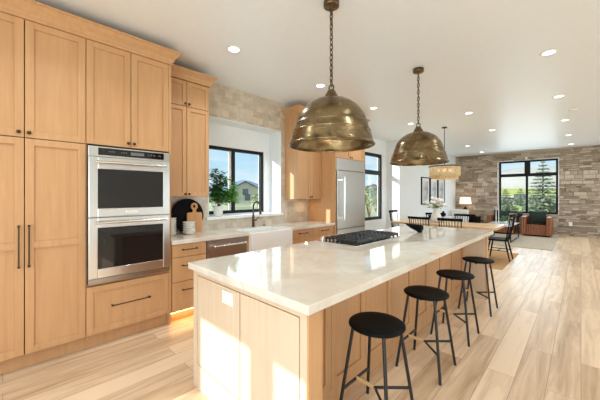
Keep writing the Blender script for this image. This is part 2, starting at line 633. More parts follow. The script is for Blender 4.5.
M['house_roof'] = plain('roof_shingle', (0.10, 0.085, 0.08), 0.9, var=0.2, scale=4)
M['house_glass'] = plain('house_window', (0.10, 0.12, 0.14), 0.1, var=0.1)
M['spruce'] = plain('spruce_needles', (0.20, 0.26, 0.17), 0.8, var=0.4, scale=6)  # needle green paled by painted-in haze
M['bush'] = plain('bush_leaves', (0.38, 0.44, 0.20), 0.8, var=0.45, scale=5)  # leaf colour made paler to carry the outdoor haze
M['throw'] = plain('marble_top', (0.72, 0.74, 0.76), 0.15, var=0.05, scale=5)


def brass():
    m, t, b = newmat('antique_brass')
    setin(b, Metallic=1.0, Roughness=0.33)
    tcn = t.nodes.new('ShaderNodeTexCoord')
    mpn = t.nodes.new('ShaderNodeMapping')
    mpn.inputs['Scale'].default_value = (5, 5, 9)
    n = t.nodes.new('ShaderNodeTexNoise')
    n.inputs['Scale'].default_value = 1.3
    n.inputs['Detail'].default_value = 7
    n.inputs['Distortion'].default_value = 0.8
    r = t.nodes.new('ShaderNodeValToRGB')
    r.color_ramp.elements[0].position = 0.3
    r.color_ramp.elements[0].color = (0.085, 0.058, 0.030, 1)
    r.color_ramp.elements[1].position = 0.72
    r.color_ramp.elements[1].color = (0.34, 0.25, 0.135, 1)
    rr = t.nodes.new('ShaderNodeValToRGB')
    rr.color_ramp.elements[0].color = (0.38, 0.38, 0.38, 1)
    rr.color_ramp.elements[1].color = (0.19, 0.19, 0.19, 1)
    bp = t.nodes.new('ShaderNodeBump')
    bp.inputs['Strength'].default_value = 0.008
    bp.inputs['Distance'].default_value = 0.002
    t.links.new(tcn.outputs['Object'], mpn.inputs[0])
    t.links.new(mpn.outputs[0], n.inputs['Vector'])
    t.links.new(n.outputs[0], r.inputs[0])
    t.links.new(n.outputs[0], rr.inputs[0])
    t.links.new(n.outputs[0], bp.inputs['Height'])
    t.links.new(r.outputs[0], b.inputs['Base Color'])
    t.links.new(rr.outputs[0], b.inputs['Roughness'])
    t.links.new(bp.outputs[0], b.inputs['Normal'])
    return m


M['brass'] = brass()


# ================================================================== THE ROOM
CE = 3.06          # ceiling height
YW = 3.85          # face of the kitchen wall
XS = 13.70         # face of the stone wall
YR = -4.6          # right wall
XB = -2.5          # back wall
YN = 4.30          # nook wall with the tall window


def wall_cells(mb, axis, n0, n1, u0, u1, z0, z1, holes):
    us = sorted({u0, u1, *[h[0] for h in holes], *[h[1] for h in holes]})
    zs = sorted({z0, z1, *[h[2] for h in holes], *[h[3] for h in holes]})
    us = [u for u in us if u0 <= u <= u1]
    zs = [z for z in zs if z0 <= z <= z1]
    for i in range(len(us) - 1):
        for j in range(len(zs) - 1):
            cu, cz = (us[i] + us[i + 1]) / 2, (zs[j] + zs[j + 1]) / 2
            if any(h[0] < cu < h[1] and h[2] < cz < h[3] for h in holes): continue
            if axis == 'y': mb.box(us[i], us[i + 1], n0, n1, zs[j], zs[j + 1])
            else: mb.box(n0, n1, us[i], us[i + 1], zs[j], zs[j + 1])
    return mb


struct('floor', MB().box(XB - .2, XS + .3, YR - .2, 4.6, -0.12, 0.0), M['floor'])
struct('ceiling', MB().box(XB - .2, XS + .3, YR - .2, 4.6, CE, CE + 0.15), M['ceil'])

# kitchen wall, tiled, with the deep opening over the sink
SKX0, SKX1, SKZ0, SKZ1 = 2.06, 3.472, 1.09, 2.565
w = wall_cells(MB(), 'y', YW, YW + 0.02, XB, 5.20, 0, CE, [(SKX0, SKX1, SKZ0, SKZ1), (XB, 1.25, 0, CE)])
struct('wall_left', w, M['tile'])
w = wall_cells(MB(), 'y', YW + 0.02, YW + 0.30, XB, 5.20, 0, CE, [(SKX0, SKX1, SKZ0, SKZ1)])
w.box(XB, 1.25, YW, YW + 0.02, 0, CE)
struct('wall_kitchen', w, M['wall'])
# outer skin that holds the sink window
WX0, WX1, WZ0, WZ1 = 2.18, 3.32, 1.115, 2.20
w = wall_cells(MB(), 'y', YW + 0.30, YW + 0.46, SKX0 - .2, SKX1 + .2, SKZ0 - .2, SKZ1 + .2, [(WX0, WX1, WZ0, WZ1)])
struct('wall_recess', w, M['wall'])
w = MB().box(SKX0 - .03, SKX1 + .03, YW - 0.025, YW - .0005, SKZ0 - 0.03, SKZ0 + 0.012)
w.box(SKX0 + .001, SKX1 - .001, YW - .0005, YW + 0.299, SKZ0 + .0005, SKZ0 + 0.012)
struct('windowsill_kitchen', w, M['trim'], 0.003)
w = MB()
w.box(SKX0 + .0005, SKX0 + .012, YW - .004, YW + .299, SKZ0 + .013, SKZ1 - .0005)
w.box(SKX1 - .012, SKX1 - .0005, YW - .004, YW + .299, SKZ0 + .013, SKZ1 - .0005)
w.box(SKX0 + .0125, SKX1 - .0125, YW - .004, YW + .299, SKZ1 - .012, SKZ1 - .0005)
struct('trim_1', w, M['wall'])

# dining nook, then the white dining wall
w = MB()
w.box(5.20, 5.44, YW - .0, YN + .16, 0, CE)
wall_cells(w, 'y', YN, YN + 0.16, 5.44, 8.28, 0, CE, [(6.97, 7.97, 0.70, 2.63)])
struct('wall_nook', w, M['wall'])
struct('wall_dining', MB().box(8.28, XS + .28, 3.90, YN + .16, 0, CE), M['wall'])
w = MB().box(8.28, XS - .03, 3.886, 3.8995, 0, 0.13)
w.box(8.267, 8.2795, 3.886, YN, 0, 0.13)
w.box(5.4405, 8.267, YN - .014, YN - .0005, 0, 0.13)
struct('baseboard_left', w, M['trim'], 0.002)
# unseen right and back walls; openings added for fill light and island sun patches
w = wall_cells(MB(), 'y', YR - .16, YR, XB, XS + .28, 0, CE, [(-2.0, 1.5, 0.4, 2.6), (4.7, 8.0, 0.4, 2.6), (9.4, 12.4, 0.4, 2.6)])
struct('wall_right', w, M['wall'])
w = wall_cells(MB(), 'x', XB - .16, XB, YR, 4.3, 0, CE, [(2.69, 2.99, 0, 1.66), (3.13, 3.80, 0, 1.66), (-3.0, 1.2, 0.3, 2.5)])
struct('wall_back', w, M['wall'])

# stone wall, block by block
SW = (0.58, 2.33, 0.73, 2.72)
mb = MB()
tones = []
z = 0.0
rs = random.Random(3)
while z < CE - 0.001:
    h = rs.choice([0.05, 0.06, 0.075, 0.09, 0.11, 0.14])
    if z + h > CE - 0.03: h = CE - z
    for zc in (SW[2], SW[3]):
        if z < zc < z + h and (z + h - zc) < 0.05: h = zc - z
        elif z < zc < z + h: h = max(zc - z, 0.03)
    y = YR
    while y < 3.899:
        l = rs.uniform(0.10, 0.37)
        y2 = min(y + l, 3.899)
        if 3.899 - y2 < 0.1: y2 = 3.899
        inz = (z + h / 2 > SW[2]) and (z + h / 2 < SW[3])
        if inz and y < SW[0] < y2: y2 = SW[0]
        if inz and SW[0] <= y < SW[1]:
            y = SW[1]
            continue
        d = rs.uniform(0.0, 0.028)
        g = 0.004
        x = XS - 0.012 - d
        c = 0.008
        # chamfered block
        ya, yb, za, zb = y + g, y2 - g, z + g, z + h - g
        j = lambda: rs.uniform(-.004, .004)
        vs = [(XS + .02, ya, za), (XS + .02, yb, za), (XS + .02, yb, zb), (XS + .02, ya, zb)]
        vs += [(x + c + j(), ya, za), (x + c + j(), yb, za), (x + c + j(), yb, zb), (x + c + j(), ya, zb)]
        vs += [(x + j(), ya + c, za + c), (x + j(), yb - c, za + c), (x + j(), yb - c, zb - c), (x + j(), ya + c, zb - c)]
        fs = [(0, 1, 5, 4), (1, 2, 6, 5), (2, 3, 7, 6), (3, 0, 4, 7), (4, 5, 9, 8), (5, 6, 10, 9), (6, 7, 11, 10), (7, 4, 8, 11), (8, 9, 10, 11)]
        mb.add(vs, fs)
        tones += [rs.random()] * 12
        y = y2
    z += h
o = struct('wall_far', mb, M['stone'], fix=True)
at = o.data.attributes.new('tone', 'FLOAT', 'POINT')
at.data.foreach_set('value', tones)
w = wall_cells(MB(), 'x', XS + .004, XS + 0.28, YR, 3.899, 0, CE, [SW])
struct('wall_far_backing', w, M['mortar'])


# ------------------------------------------------------------------ windows
def window_y(name, x0, x1, z0, z1, y, f=0.05, d=0.07, mull=None, trans=None, trans_h=0.09):
    """black framed window in a wall facing -Y"""
    m = MB()
    e_ = .001
    m.box(x0 + e_, x0 + f, y, y + d, z0 + e_, z1 - e_).box(x1 - f, x1 - e_, y, y + d, z0 + e_, z1 - e_)
    m.box(x0 + f, x1 - f, y, y + d, z0 + e_, z0 + f).box(x0 + f, x1 - f, y, y + d, z1 - f, z1 - e_)
    root = m.build(name, M['winframe'], None, 0.003)
    root['kind'] = 'structure'
    if mull is not None:
        MB().box(mull - .028, mull + .028, y - .004, y + d - .005, z0 + f, z1 - f).build('mullion', M['winframe'], root, .003)
        s = MB().box(mull - .075, mull - .030, y + .02, y + .05, z0 + f + .001, z1 - f - .001)
        s.build('sash', M['white_matte'], root, .003)
    if trans is not None:
        MB().box(x0 + f, x1 - f, y - .004, y + d - .005, trans - trans_h / 2, trans + trans_h / 2).build('transom_bar', M['winframe'], root, .003)
    MB().box(x0 + f - .005, x1 - f + .005, y + .052, y + .058, z0 + f - .005, z1 - f + .005).build('pane', M['glass'], root)
    return root


window_y('window_1', WX0, WX1, WZ0, WZ1, YW + 0.315, mull=2.69)
window_y('window_2', 6.97, 7.97, 0.70, 2.63, YN + 0.02, f=0.085, trans=2.075, trans_h=0.12)
# stone wall window facing -X
y0, y1, z0, z1 = SW
xw = XS + .03
m = MB()
f = .06
e_ = .001
m.box(xw, xw + .08, y0 + e_, y0 + f, z0 + e_, z1 - e_).box(xw, xw + .08, y1 - f, y1 - e_, z0 + e_, z1 - e_)
m.box(xw, xw + .08, y0 + f, y1 - f, z0 + e_, z0 + f).box(xw, xw + .08, y0 + f, y1 - f, z1 - f, z1 - e_)
root = m.build('window_3', M['winframe'], None, .003)
root['kind'] = 'structure'
MB().box(xw - .005, xw + .075, y0 + f, y1 - f, 2.12, 2.235).build('transom_bar', M['winframe'], root, .003)
MB().box(xw - .003, xw + .075, 1.36, 1.53, 2.235, z1 - f).build('mullion', M['winframe'], root, .003)
MB().box(xw - .003, xw + .075, 1.425, 1.495, z0 + f, 2.12).build('mullion', M['winframe'], root, .003)
MB().box(xw + .055, xw + .061, y0 + f - .005, y1 - f + .005, z0 + f - .005, z1 - f + .005).build('pane', M['glass'], root)
w = MB().box(XS - .035, XS + .029, y1 + .001, y1 + .05, z0 + .001, z1 + .04)
w.box(XS - .035, XS + .029, y0 - .03, y0 - .001, z0 + .001, z1 + .04)
w.box(XS - .035, XS + .029, y0, y1, z1 + .001, z1 + .03)
struct('trim_2', w, M['mat_board'])

# ================================================================== KITCHEN RUN
YO = 3.22    # face of the tall doors
YC = 3.215   # face of the base doors
YU = 3.50    # face of the wall cabinets
ZC = 0.92    # counter top
BACK = YW - .002


def knob(x, z, y, parent):
    m = MB()
    m.cyl((x, y, z), (x, y - .014, z), .006, 10)
    m.lathe([(0.0, 0), (.013, .001), (.015, .006), (.012, .012), (0, .014)], (0, 0, 0), 14)
    k = len(m.v)
    n0 = k - 14 * 5
    for i in range(n0, k):
        a, b, c = m.v[i]
        m.v[i] = (x + a, y - .012 - c, z + b)
    return m.build('knob', M['bronze'], parent)


def pull(p0, p1, parent, out=.032, r=.0055, horiz=True, mat='bronze', y=None):
    """bar pull between two points on a face looking to -Y"""
    (x0, z0), (x1, z1) = p0, p1
    m = MB()
    m.tube([(x0, y - out, z0), (x1, y - out, z1)], r, 10)
    for x, z in (p0, p1):
        m.cyl((x, y, z), (x, y - out - .004, z), r * 1.5, 10)
        m.ball((x, y - out, z), r * 1.7, n=10, m=6)
    return m.build('handle', M[mat], parent)


def crown(mb, x0, x1, z0, z1, yf, yb, out, left=False, right=True):
    """stepped crown moulding along X with returns on the free sides"""
    prof = [(0.0, 0.0), (0.012, 0.0), (0.012, 0.018), (0.02, 0.03), (0.03, 0.055), (0.055, 0.085), (out - .01, z1 - z0 - .02), (out, z1 - z0 - .018), (out, z1 - z0)]
    loops = []
    for o_, h in prof:
        xa = x0 - (o_ if left else 0)
        xb = x1 + (o_ if right else 0)
        loops.append([(xa, yb, z0 + h), (xa, yf - o_, z0 + h), (xb, yf - o_, z0 + h), (xb, yb, z0 + h)])
    vs = [p for l in loops for p in l]
    fs = []
    for i in range(len(prof) - 1):
        for k in range(4):
            k2 = (k + 1) % 4
            fs.append((i * 4 + k, i * 4 + k2, (i + 1) * 4 + k2, (i + 1) * 4 + k))
    n = len(prof)
    fs += [(3, 2, 1, 0), (4 * n - 4, 4 * n - 3, 4 * n - 2, 4 * n - 1)]
    mb.add(vs, fs)
    return mb


# --- pantry
PX0, PX1, PS = -0.282, 0.526, 0.122
t = thing('pantry_cabinet', 'tall oak double-door pantry cabinet with long bar handles left of the ovens', 'cabinet', (PX0, BACK, 0))
b = MB()
b.box(PX0, PX1 - .001, YO + .021, BACK, .125, 2.84)
b.build('body', M['hidden'], t)
MB().box(PX0, PX1 - .001, YO + .075, BACK - .01, 0, .1245).build('toe_kick', M['oak'], t)
g = .0032
for i, (xa, xb, kx) in enumerate([(PX0, PS, .088), (PS, PX1, .148)]):
    d = MB().shaker(xa + g, xb - g, 1.887, 2.838, YO).build('door', M['oak'], t, .0015)
    knob(kx, 1.925, YO, d)
    d = MB().shaker(xa + g, xb - g, .130, 1.880, YO, mids=[1.01]).build('door', M['oak'], t, .0015)
    pull((kx, .845), (kx, 1.17), d, y=YO)
crown(MB(), PX0, PX1 - .001, 2.8405, 2.975, YO, BACK, .085, right=False).build('crown_moulding', M['oak'], t)

# --- oven cabinet
OX0, OX1 = 0.526, 1.285
t = thing('oven_cabinet', 'tall oak cabinet that houses the double oven, two doors above and wide drawer below', 'cabinet', (OX0, BACK, 0))
b = MB()
b.box(OX0, OX0 + .010, YO + .021, BACK, .125, 2.84)
b.box(OX1 - .022, OX1, YO - .001, BACK, 0.0, 2.84)
b.box(OX0 + .010, OX1 - .022, BACK - .02, BACK, .125, 2.84)
b.box(OX0 + .010, OX1 - .022, YO + .021, BACK - .02, 1.889, 1.905)
b.box(OX0 + .010, OX1 - .022, YO + .021, BACK - .02, .578, .596)
b.box(OX0 + .010, OX1 - .022, YO + .021, BACK - .02, .125, .141)
b.box(OX0 + .010, OX1 - .022, YO + .021, BACK - .02, 2.825, 2.84)
b.build('body', M['oak'], t)
MB().box(OX0, OX1 - .0225, YO + .075, BACK - .01, 0, .1245).build('toe_kick', M['oak'], t)
for xa, xb, kx in [(OX0, .892, .866), (.892, OX1 - .022, .918)]:
    d = MB().shaker(xa + g, xb - g, 1.890, 2.838, YO).build('door', M['oak'], t, .0015)
    knob(kx, 1.93, YO, d)
d = MB().shaker(OX0 + g, OX1 - .022 - g, .130, .574, YO).build('drawer', M['oak'], t, .0015)
pull((.73, .368), (1.06, .368), d, y=YO)
crown(MB(), OX0, OX1, 2.8405, 2.975, YO, 3.42, .085).build('crown_moulding', M['oak'], t)

# --- double wall oven
VX0, VX1 = .540, 1.260
YF = YO - .012
t = thing('double_wall_oven', 'stainless steel double wall oven with dark glass doors built into the tall cabinet', 'oven', ((VX0 + VX1) / 2, YO, .597))
b = MB().box(VX0 + .004, VX1 - .004, YO + .022, BACK - .03, .60, 1.87)
b.box(VX0, VX1, YO - .003, YO + .0215, .597, 1.873)
b.build('body', M['steel_dark'], t)
cp = MB().box(VX0, VX1, YF - .008, YO - .0035, 1.778, 1.872).build('control_panel', M['steel'], t, .003)
MB().box(VX0 + .075, VX1 - .06, YF - .0105, YF - .0082, 1.793, 1.860).build('touch_panel', M['oven_glass'], cp)
for cluster in ((.70, .72, .74), (.80, .82, .84), (1.04, 1.07, 1.10), (1.145, 1.16)):
    m = MB()
    for gx in cluster:
        m.box(gx, gx + .010, YF - .0112, YF - .0106, 1.825, 1.833)
    m.box(cluster[0], cluster[-1] + .01, YF - .0112, YF - .0106, 1.8335, 1.835)
    m.build('lettering', M['disp'], cp)
MB().box(.885, 1.005, YF - .0112, YF - .0106, 1.812, 1.842).build('display', M['disp'], cp)
for z0_, z1_, wz0, wz1, hz in [(1.216, 1.772, 1.295, 1.662, 1.722), (.650, 1.208, .735, 1.115, 1.165)]:
    d = MB()
    d.box(VX0, VX0 + .07, YF - .02, YO - .0035, z0_, z1_)
    d.box(VX1 - .07, VX1, YF - .02, YO - .0035, z0_, z1_)
    d.box(VX0 + .07, VX1 - .07, YF - .02, YO - .0035, z0_, wz0)
    d.box(VX0 + .07, VX1 - .07, YF - .02, YO - .0035, wz1, z1_)
    d = d.build('oven_door', M['steel'], t, .004)
    MB().box(VX0 + .071, VX1 - .071, YF - .017, YO - .006, wz0 + .001, wz1 - .001).build('door_glass', M['oven_glass'], d)
    m = MB()
    m.tube([(VX0 + .045, YF - .066, hz), (VX1 - .045, YF - .066, hz)], .0125, 14)
    for hx in (VX0 + .065, VX1 - .065):
        m.box(hx - .012, hx + .012, YF - .062, YF - .0205, hz - .009, hz + .009)
    m.build('handle', M['steel_light'], d)
    if z0_ > 1.2:
        MB().box(.845, .955, YF - .0225, YF - .0202, 1.244, 1.272).build('badge', M['steel_light'], d, .002)
MB().box(VX0, VX1, YF - .006, YO - .0035, .600, .645).build('vent_trim', M['steel_dark'], t, .002)

# --- wall cabinet beside the ovens
t = thing('upper_cabinet', 'oak wall cabinet with stacked short and long doors beside the tall oven cabinet', 'cabinet', (1.29, BACK, 1.40))
CX0, CX1 = 1.287, 1.890
MB().box(CX0, CX1, YU + .021, BACK, 1.40, 2.835).build('body', M['oak'], t)
for xa, xb, kx in [(CX0, 1.589, 1.565), (1.589, CX1, 1.615)]:
    d = MB().shaker(xa + g, xb - g, 2.518, 2.825, YU, st=.05).build('door', M['oak'], t, .0015)
    knob(kx, 2.545, YU, d)
    d = MB().shaker(xa + g, xb - g, 1.405, 2.512, YU, st=.05).build('door', M['oak'], t, .0015)
    knob(kx, 1.432, YU, d)
crown(MB(), CX0, CX1, 2.8355, 2.955, YU, BACK, .075).build('crown_moulding', M['oak'], t)

# --- wall cabinet beside the refrigerator
t = thing('upper_cabinet', 'oak wall cabinet with two long doors between sink window and refrigerator', 'cabinet', (3.57, BACK, 1.34))
DX0, DX1 = 3.565, 4.190
MB().box(DX0, DX1, YU + .021, BACK, 1.345, 2.835).build('body', M['oak'], t)
for xa, xb, kx in [(DX0, 3.878, 3.853), (3.878, DX1, 3.903)]:
    d = MB().shaker(xa + g, xb - g, 1.350, 2.830, YU, st=.055).build('door', M['oak'], t, .0015)
    knob(kx, 1.385, YU, d)
crown(MB(), DX0, DX1, 2.8355, 2.955, YU, BACK, .075, left=True, right=False).build('crown_moulding', M['oak'], t)
t = thing('puck_light', 'small warm puck light under the oak wall cabinet next to refrigerator', 'light', (3.95, 3.68, 1.344))
MB().lathe([(0, 0), (.03, 0), (.032, -.008), (.026, -.012)], (3.95, 3.68, 1.3445), 20).build('housing', M['steel'], t)
MB().lathe([(.026, -.0121), (0, -.0125)], (3.95, 3.68, 1.3445), 20).build('lens', M['puck'], t)
l_ = lamp('puck_lamp', 'AREA', (0, 0, -.02), 0.5, (1.0, .72, .42), shape='DISK', size=.05)
l_.parent = t

# --- base cabinets
BX = [1.287, 1.700, 2.285, 2.312, 3.085, 4.190]


def base_body(t, x0, x1):
    MB().box(x0, x1, YC + .021, BACK, .115, .872).build('body', M['oak'], t)
    MB().box(x0, x1, YC + .075, BACK - .01, 0, .1145).build('toe_kick', M['oak'], t)
    s = MB().box(x0 + .002, x1 - .002, YC + .03, YC + .042, .1065, .1145).build('led_strip', M['led'], t)
    return s


t = thing('drawer_cabinet', 'oak base cabinet of three drawers next to the tall oven cabinet', 'cabinet', (BX[0], BACK, 0))
base_body(t, BX[0], BX[1] - .001)
for za, zb in [(.726, .866), (.452, .720), (.120, .446)]:
    d = MB().box(BX[0] + .006 + g, BX[1] - g, YC, YC + .02, za, zb)
    d = d.build('drawer', M['oak'], t, .002)
    pull((1.41, zb - .06 if zb > .8 else zb - .09), (1.57, zb - .06 if zb > .8 else zb - .09), d, y=YC, r=.005)

t = thing('dishwasher', 'stainless steel dishwasher with bar handle under the counter left of sink', 'dishwasher', (1.99, BACK, 0))
MB().box(BX[1] + .004, BX[2] - .004, YC + .028, BACK - .02, .10, .868).build('body', M['steel_dark'], t)
MB().box(BX[1] + .012, BX[2] - .012, YC + .08, BACK - .03, 0.0, .0995).build('toe_kick', M['black_metal'], t)
d = MB().box(BX[1] + .006, BX[2] - .006, YC - .004, YC + .0275, .118, .866).build('door', M['steel_dark'], t, .004)
pull((1.79, .795), (2.235, .795), d, out=.045, r=.010, mat='steel_light', y=YC - .004)

t = thing('sink_cabinet', 'oak base cabinet under the white farmhouse sink', 'cabinet', (2.7, BACK, 0))
b = MB().box(BX[2], BX[3] + .004, YC + .0, BACK, .115, .872)
b.box(BX[3] + .004, BX[4] - .004, YC + .021, BACK, .115, .60)
b.box(BX[4] - .004, BX[4] - .0005, YC + .021, BACK, .115, .872)
b.build('body', M['oak'], t)
MB().box(BX[2], BX[4] - .001, YC + .075, BACK - .01, 0, .1145).build('toe_kick', M['oak'], t)
MB().box(BX[2] + .002, BX[4] - .003, YC + .03, YC + .042, .1065, .1145).build('led_strip', M['led'], t)
for xa, xb, kx in [(BX[3] + .005, 2.698, 2.67), (2.698, BX[4] - .005, 2.725)]:
    d = MB().shaker(xa + g, xb - g, .120, .596, YC).build('door', M['oak'], t, .0015)
    knob(kx, .565, YC, d)

t = thing('drawer_cabinet', 'oak base cabinet with side-by-side drawers between farmhouse sink and refrigerator', 'cabinet', (3.65, BACK, 0))
base_body(t, BX[4], BX[5])
for xa, xb in [(BX[4], 3.655), (3.655, BX[5])]:
    for za, zb in [(.726, .866), (.452, .720), (.120, .446)]:
        d = MB().box(xa + g, xb - g, YC, YC + .02, za, zb).build('drawer', M['oak'], t, .002)
        xm = (xa + xb) / 2
        zz = zb - .06 if zb > .8 else zb - .09
        pull((xm - .09, zz), (xm + .09, zz), d, y=YC, r=.005)

# sink, worktop
SX0, SX1 = 2.317, 3.080
m = MB()
ZS0, ZS1 = .602, .908
m.box(SX0, SX1, 3.150, 3.195, ZS0, ZS1)
m.box(SX0, SX1, 3.62, 3.645, ZS0, ZS1)
m.box(SX0, SX0 + .025, 3.195, 3.62, ZS0, ZS1)
m.box(SX1 - .025, SX1, 3.195, 3.62, ZS0, ZS1)
m.box(SX0 + .025, SX1 - .025, 3.195, 3.62, ZS0, ZS0 + .03)
s = m.build('farmhouse_sink', M['white_ceramic'], None, .006)
tag(s, 'white ceramic apron-front farmhouse sink under the kitchen window', 'sink')
m = MB()
m.box(BX[0] + .001, SX0 - .002, 3.19, BACK, .8735, ZC)
m.box(SX1 + .002, BX[5], 3.19, BACK, .8735, ZC)
m.box(SX0 - .002, SX1 + .002, 3.648, BACK, .8735, ZC)
s = m.build('countertop', M['quartz'], None, .002)
tag(s, 'pale quartzite worktop along the tiled wall around the farmhouse sink', 'countertop')

# faucet
fx, fy = 2.765, 3.72
t = thing('kitchen_faucet', 'dark bronze gooseneck kitchen faucet standing behind the farmhouse sink', 'faucet', (fx, fy, ZC))
MB().lathe([(.0, 0.0005), (.027, .0005), (.027, .010), (.021, .02), (.019, .15), (.016, .17), (.014, .19), (0, .19)], (fx, fy, ZC), 20).build('body', M['bronze'], t)
pts = [(fx, fy, ZC + .18)]
dx, dy = .05, -1.0
for i in range(13):
    a = PI * i / 12
    rr = .085
    pts.append((fx + dx * (rr - rr * math.cos(a)), fy + dy * (rr - rr * math.cos(a)), ZC + .31 + rr * math.sin(a)))
pts.append((fx + dx * .17, fy + dy * .17, ZC + .27))
MB().tube(pts, .0125, 14).build('spout', M['bronze'], t)
MB().tube([(fx + dx * .17, fy + dy * .17, ZC + .275), (fx + dx * .17, fy + dy * .17, ZC + .20)], [.0165, .0185], 14).build('spray_head', M['bronze'], t)
m = MB()
m.tube([(fx + .018, fy - .004, ZC + .10), (fx + .055, fy - .01, ZC + .105)], .012, 10)
m.tube([(fx + .05, fy - .01, ZC + .105), (fx + .10, fy - .02, ZC + .155)], [.007, .0055], 10)
m.build('lever', M['bronze'], t)
tag(MB().lathe([(0, .0005), (.022, .0005), (.022, .008), (.016, .014), (0, .016)], (2.99, 3.73, ZC), 16).build('air_switch', M['bronze']), 'small dark round button on the worktop right of the faucet', 'button')

# --- refrigerator and its surround
FX0, FX1 = 4.232, 5.165
t = thing('refrigerator_surround', 'oak side panels and two-door cabinet enclosing the steel refrigerator', 'cabinet', (4.7, BACK, 0))
MB().box(4.1915, 4.226, 3.19, BACK, 0, 2.84).build('side_panel', M['oak'], t)
MB().box(5.172, 5.196, 3.19, BACK, 0, 2.84).build('side_panel', M['oak'], t)
MB().box(4.2265, 5.1715, 3.221, BACK, 2.105, 2.84).build('body', M['oak'], t)
for xa, xb, kx in [(4.2265, 4.699, 4.665), (4.699, 5.1715, 4.733)]:
    d = MB().shaker(xa + g, xb - g, 2.108, 2.836, 3.20).build('door', M['oak'], t, .0015)
    knob(kx, 2.145, 3.20, d)
crown(MB(), 4.1915, 5.196, 2.8405, 2.965, 3.19, BACK, .08, left=False, right=True).build('crown_moulding', M['oak'], t)
t = thing('refrigerator', 'tall stainless steel built-in refrigerator with vertical bar handle', 'refrigerator', (4.7, BACK, 0))
MB().box(FX0, FX1, 3.222, BACK - .02, .0, 2.098).build('body', M['steel_dark'], t)
m = MB().box(FX0 + .003, FX1 - .003, 3.185, 3.221, 1.885, 2.098)
m.build('top_grille', M['steel'], t, .004)
d = MB().box(FX0 + .003, FX1 - .003, 3.165, 3.2215, .80, 1.865).build('door', M['steel'], t, .006)
m = MB().tube([(4.335, 3.085, .95), (4.335, 3.085, 1.75)], .017, 14)
for zz in (1.0, 1.70): m.box(4.325, 4.345, 3.09, 3.1645, zz - .014, zz + .014)
m.build('handle', M['steel_light'], d)
d = MB().box(FX0 + .003, FX1 - .003, 3.165, 3.2215, .12, .785).build('freezer_drawer', M['steel'], t, .006)
m = MB().tube([(4.36, 3.10, .70), (5.04, 3.10, .70)], .014, 12)
for xx in (4.42, 4.98): m.box(xx - .012, xx + .012, 3.105, 3.1645, .69, .71)
m.build('handle', M['steel_light'], d)

# --- things on the worktop
t = MB()
TA = math.radians(9)
tray_c = (1.735, 3.80, ZC + .2258)


def lean(x, y, z):   # disc in local x,z leaning back against the wall
    return (tray_c[0] + x, tray_c[1] + y * math.cos(TA) + z * math.sin(TA) * .35, tray_c[2] + z)


m = MB(lean)
ring = [(.225 * math.cos(2 * PI * k / 48), .225 * math.sin(2 * PI * k / 48)) for k in range(48)]
m.prism(ring, -.012, .004, 'y')
tag(m.build('round_tray', M['black_wood'], None, .004), 'large round black tray leaning on the tiled backsplash', 'tray')

bc = (1.815, 3.735, ZC + .0005)


def lean2(x, y, z):
    return (bc[0] + x, bc[1] + y + z * .085, bc[2] + z)


m = MB(lean2)
outl = [(-.095, 0), (.095, 0), (.105, .02), (.105, .245), (.095, .262), (.03, .266), (.021, .285), (.021, .30)]
hc, hr = (0, .345), .048
a0, a1 = -65, 245
outer = [(hc[0] + hr * math.cos(math.radians(a)), hc[1] + hr * math.sin(math.radians(a))) for a in range(a0, a1 + 1, 10)]
outl += outer + [(-.021, .30), (-.021, .285), (-.03, .266), (-.095, .262), (-.105, .245), (-.105, .02)]
inner = [(hc[0] + .02 * math.cos(math.radians(a)), hc[1] + .02 * math.sin(math.radians(a))) for a in range(0, 360, 20)]
bm = bmesh.new()
eds = []
for lp in (outl, inner):
    vv = [bm.verts.new((p[0], 0, p[1])) for p in lp]
    eds += [bm.edges.new((vv[i], vv[(i + 1) % len(vv)])) for i in range(len(vv))]
res = bmesh.ops.triangle_fill(bm, use_beauty=True, use_dissolve=False, edges=eds)
fcs = [f_ for f_ in bm.faces]
ext = bmesh.ops.extrude_face_region(bm, geom=fcs)
bmesh.ops.translate(bm, verts=[v_ for v_ in ext['geom'] if isinstance(v_, bmesh.types.BMVert)], vec=(0, .018, 0))
bm.verts.index_update()
m.add([tuple(v_.co) for v_ in bm.verts], [tuple(v_.index for v_ in f_.verts) for f_ in bm.faces])
bm.free()
tag(m.build('cutting_board', M['board_wood']), 'wooden cutting board with ring handle leaning before the round black tray', 'cutting board')

bowl_prof = [(0, .0), (.042, .0), (.044, .004), (.062, .012), (.076, .030), (.079, .036), (.076, .036), (.071, .031), (.055, .014), (0, .008)]


def bowls(cx, cy, n, sc, labels, grp):
    src = None
    for k in range(n):
        z_ = ZC + .0008 + k * .0302
        if src is None:
            src = MB().lathe([(r * sc, h) for r, h in bowl_prof], (0, 0, 0), 28).build('bowl', M['stoneware'])
            o_ = src
        else:
            o_ = src.copy()
            COL.objects.link(o_)
        o_.location = (cx, cy, z_)
        tag(o_, labels[k], 'bowl', grp)


ordn = ['bottom', 'second', 'third', 'fourth', 'fifth', 'sixth', 'seventh']
bowls(1.665, 3.60, 5, 1.0, ['cream stoneware bowl, %s in the short stack before the cutting board' % (
    ['at the bottom', 'second from bottom', 'in the middle', 'fourth from bottom', 'topmost'][k]) for k in range(5)], 'stacked bowls before the cutting board')
bowls(1.44, 3.62, 7, .85, ['cream stoneware bowl, %s in the tall stack against the oven cabinet' % (
    ['at the bottom', 'second from bottom', 'third from bottom', 'in the middle', 'fifth from bottom', 'sixth from bottom', 'topmost'][k]) for k in range(7)], 'stacked bowls against the oven cabinet')

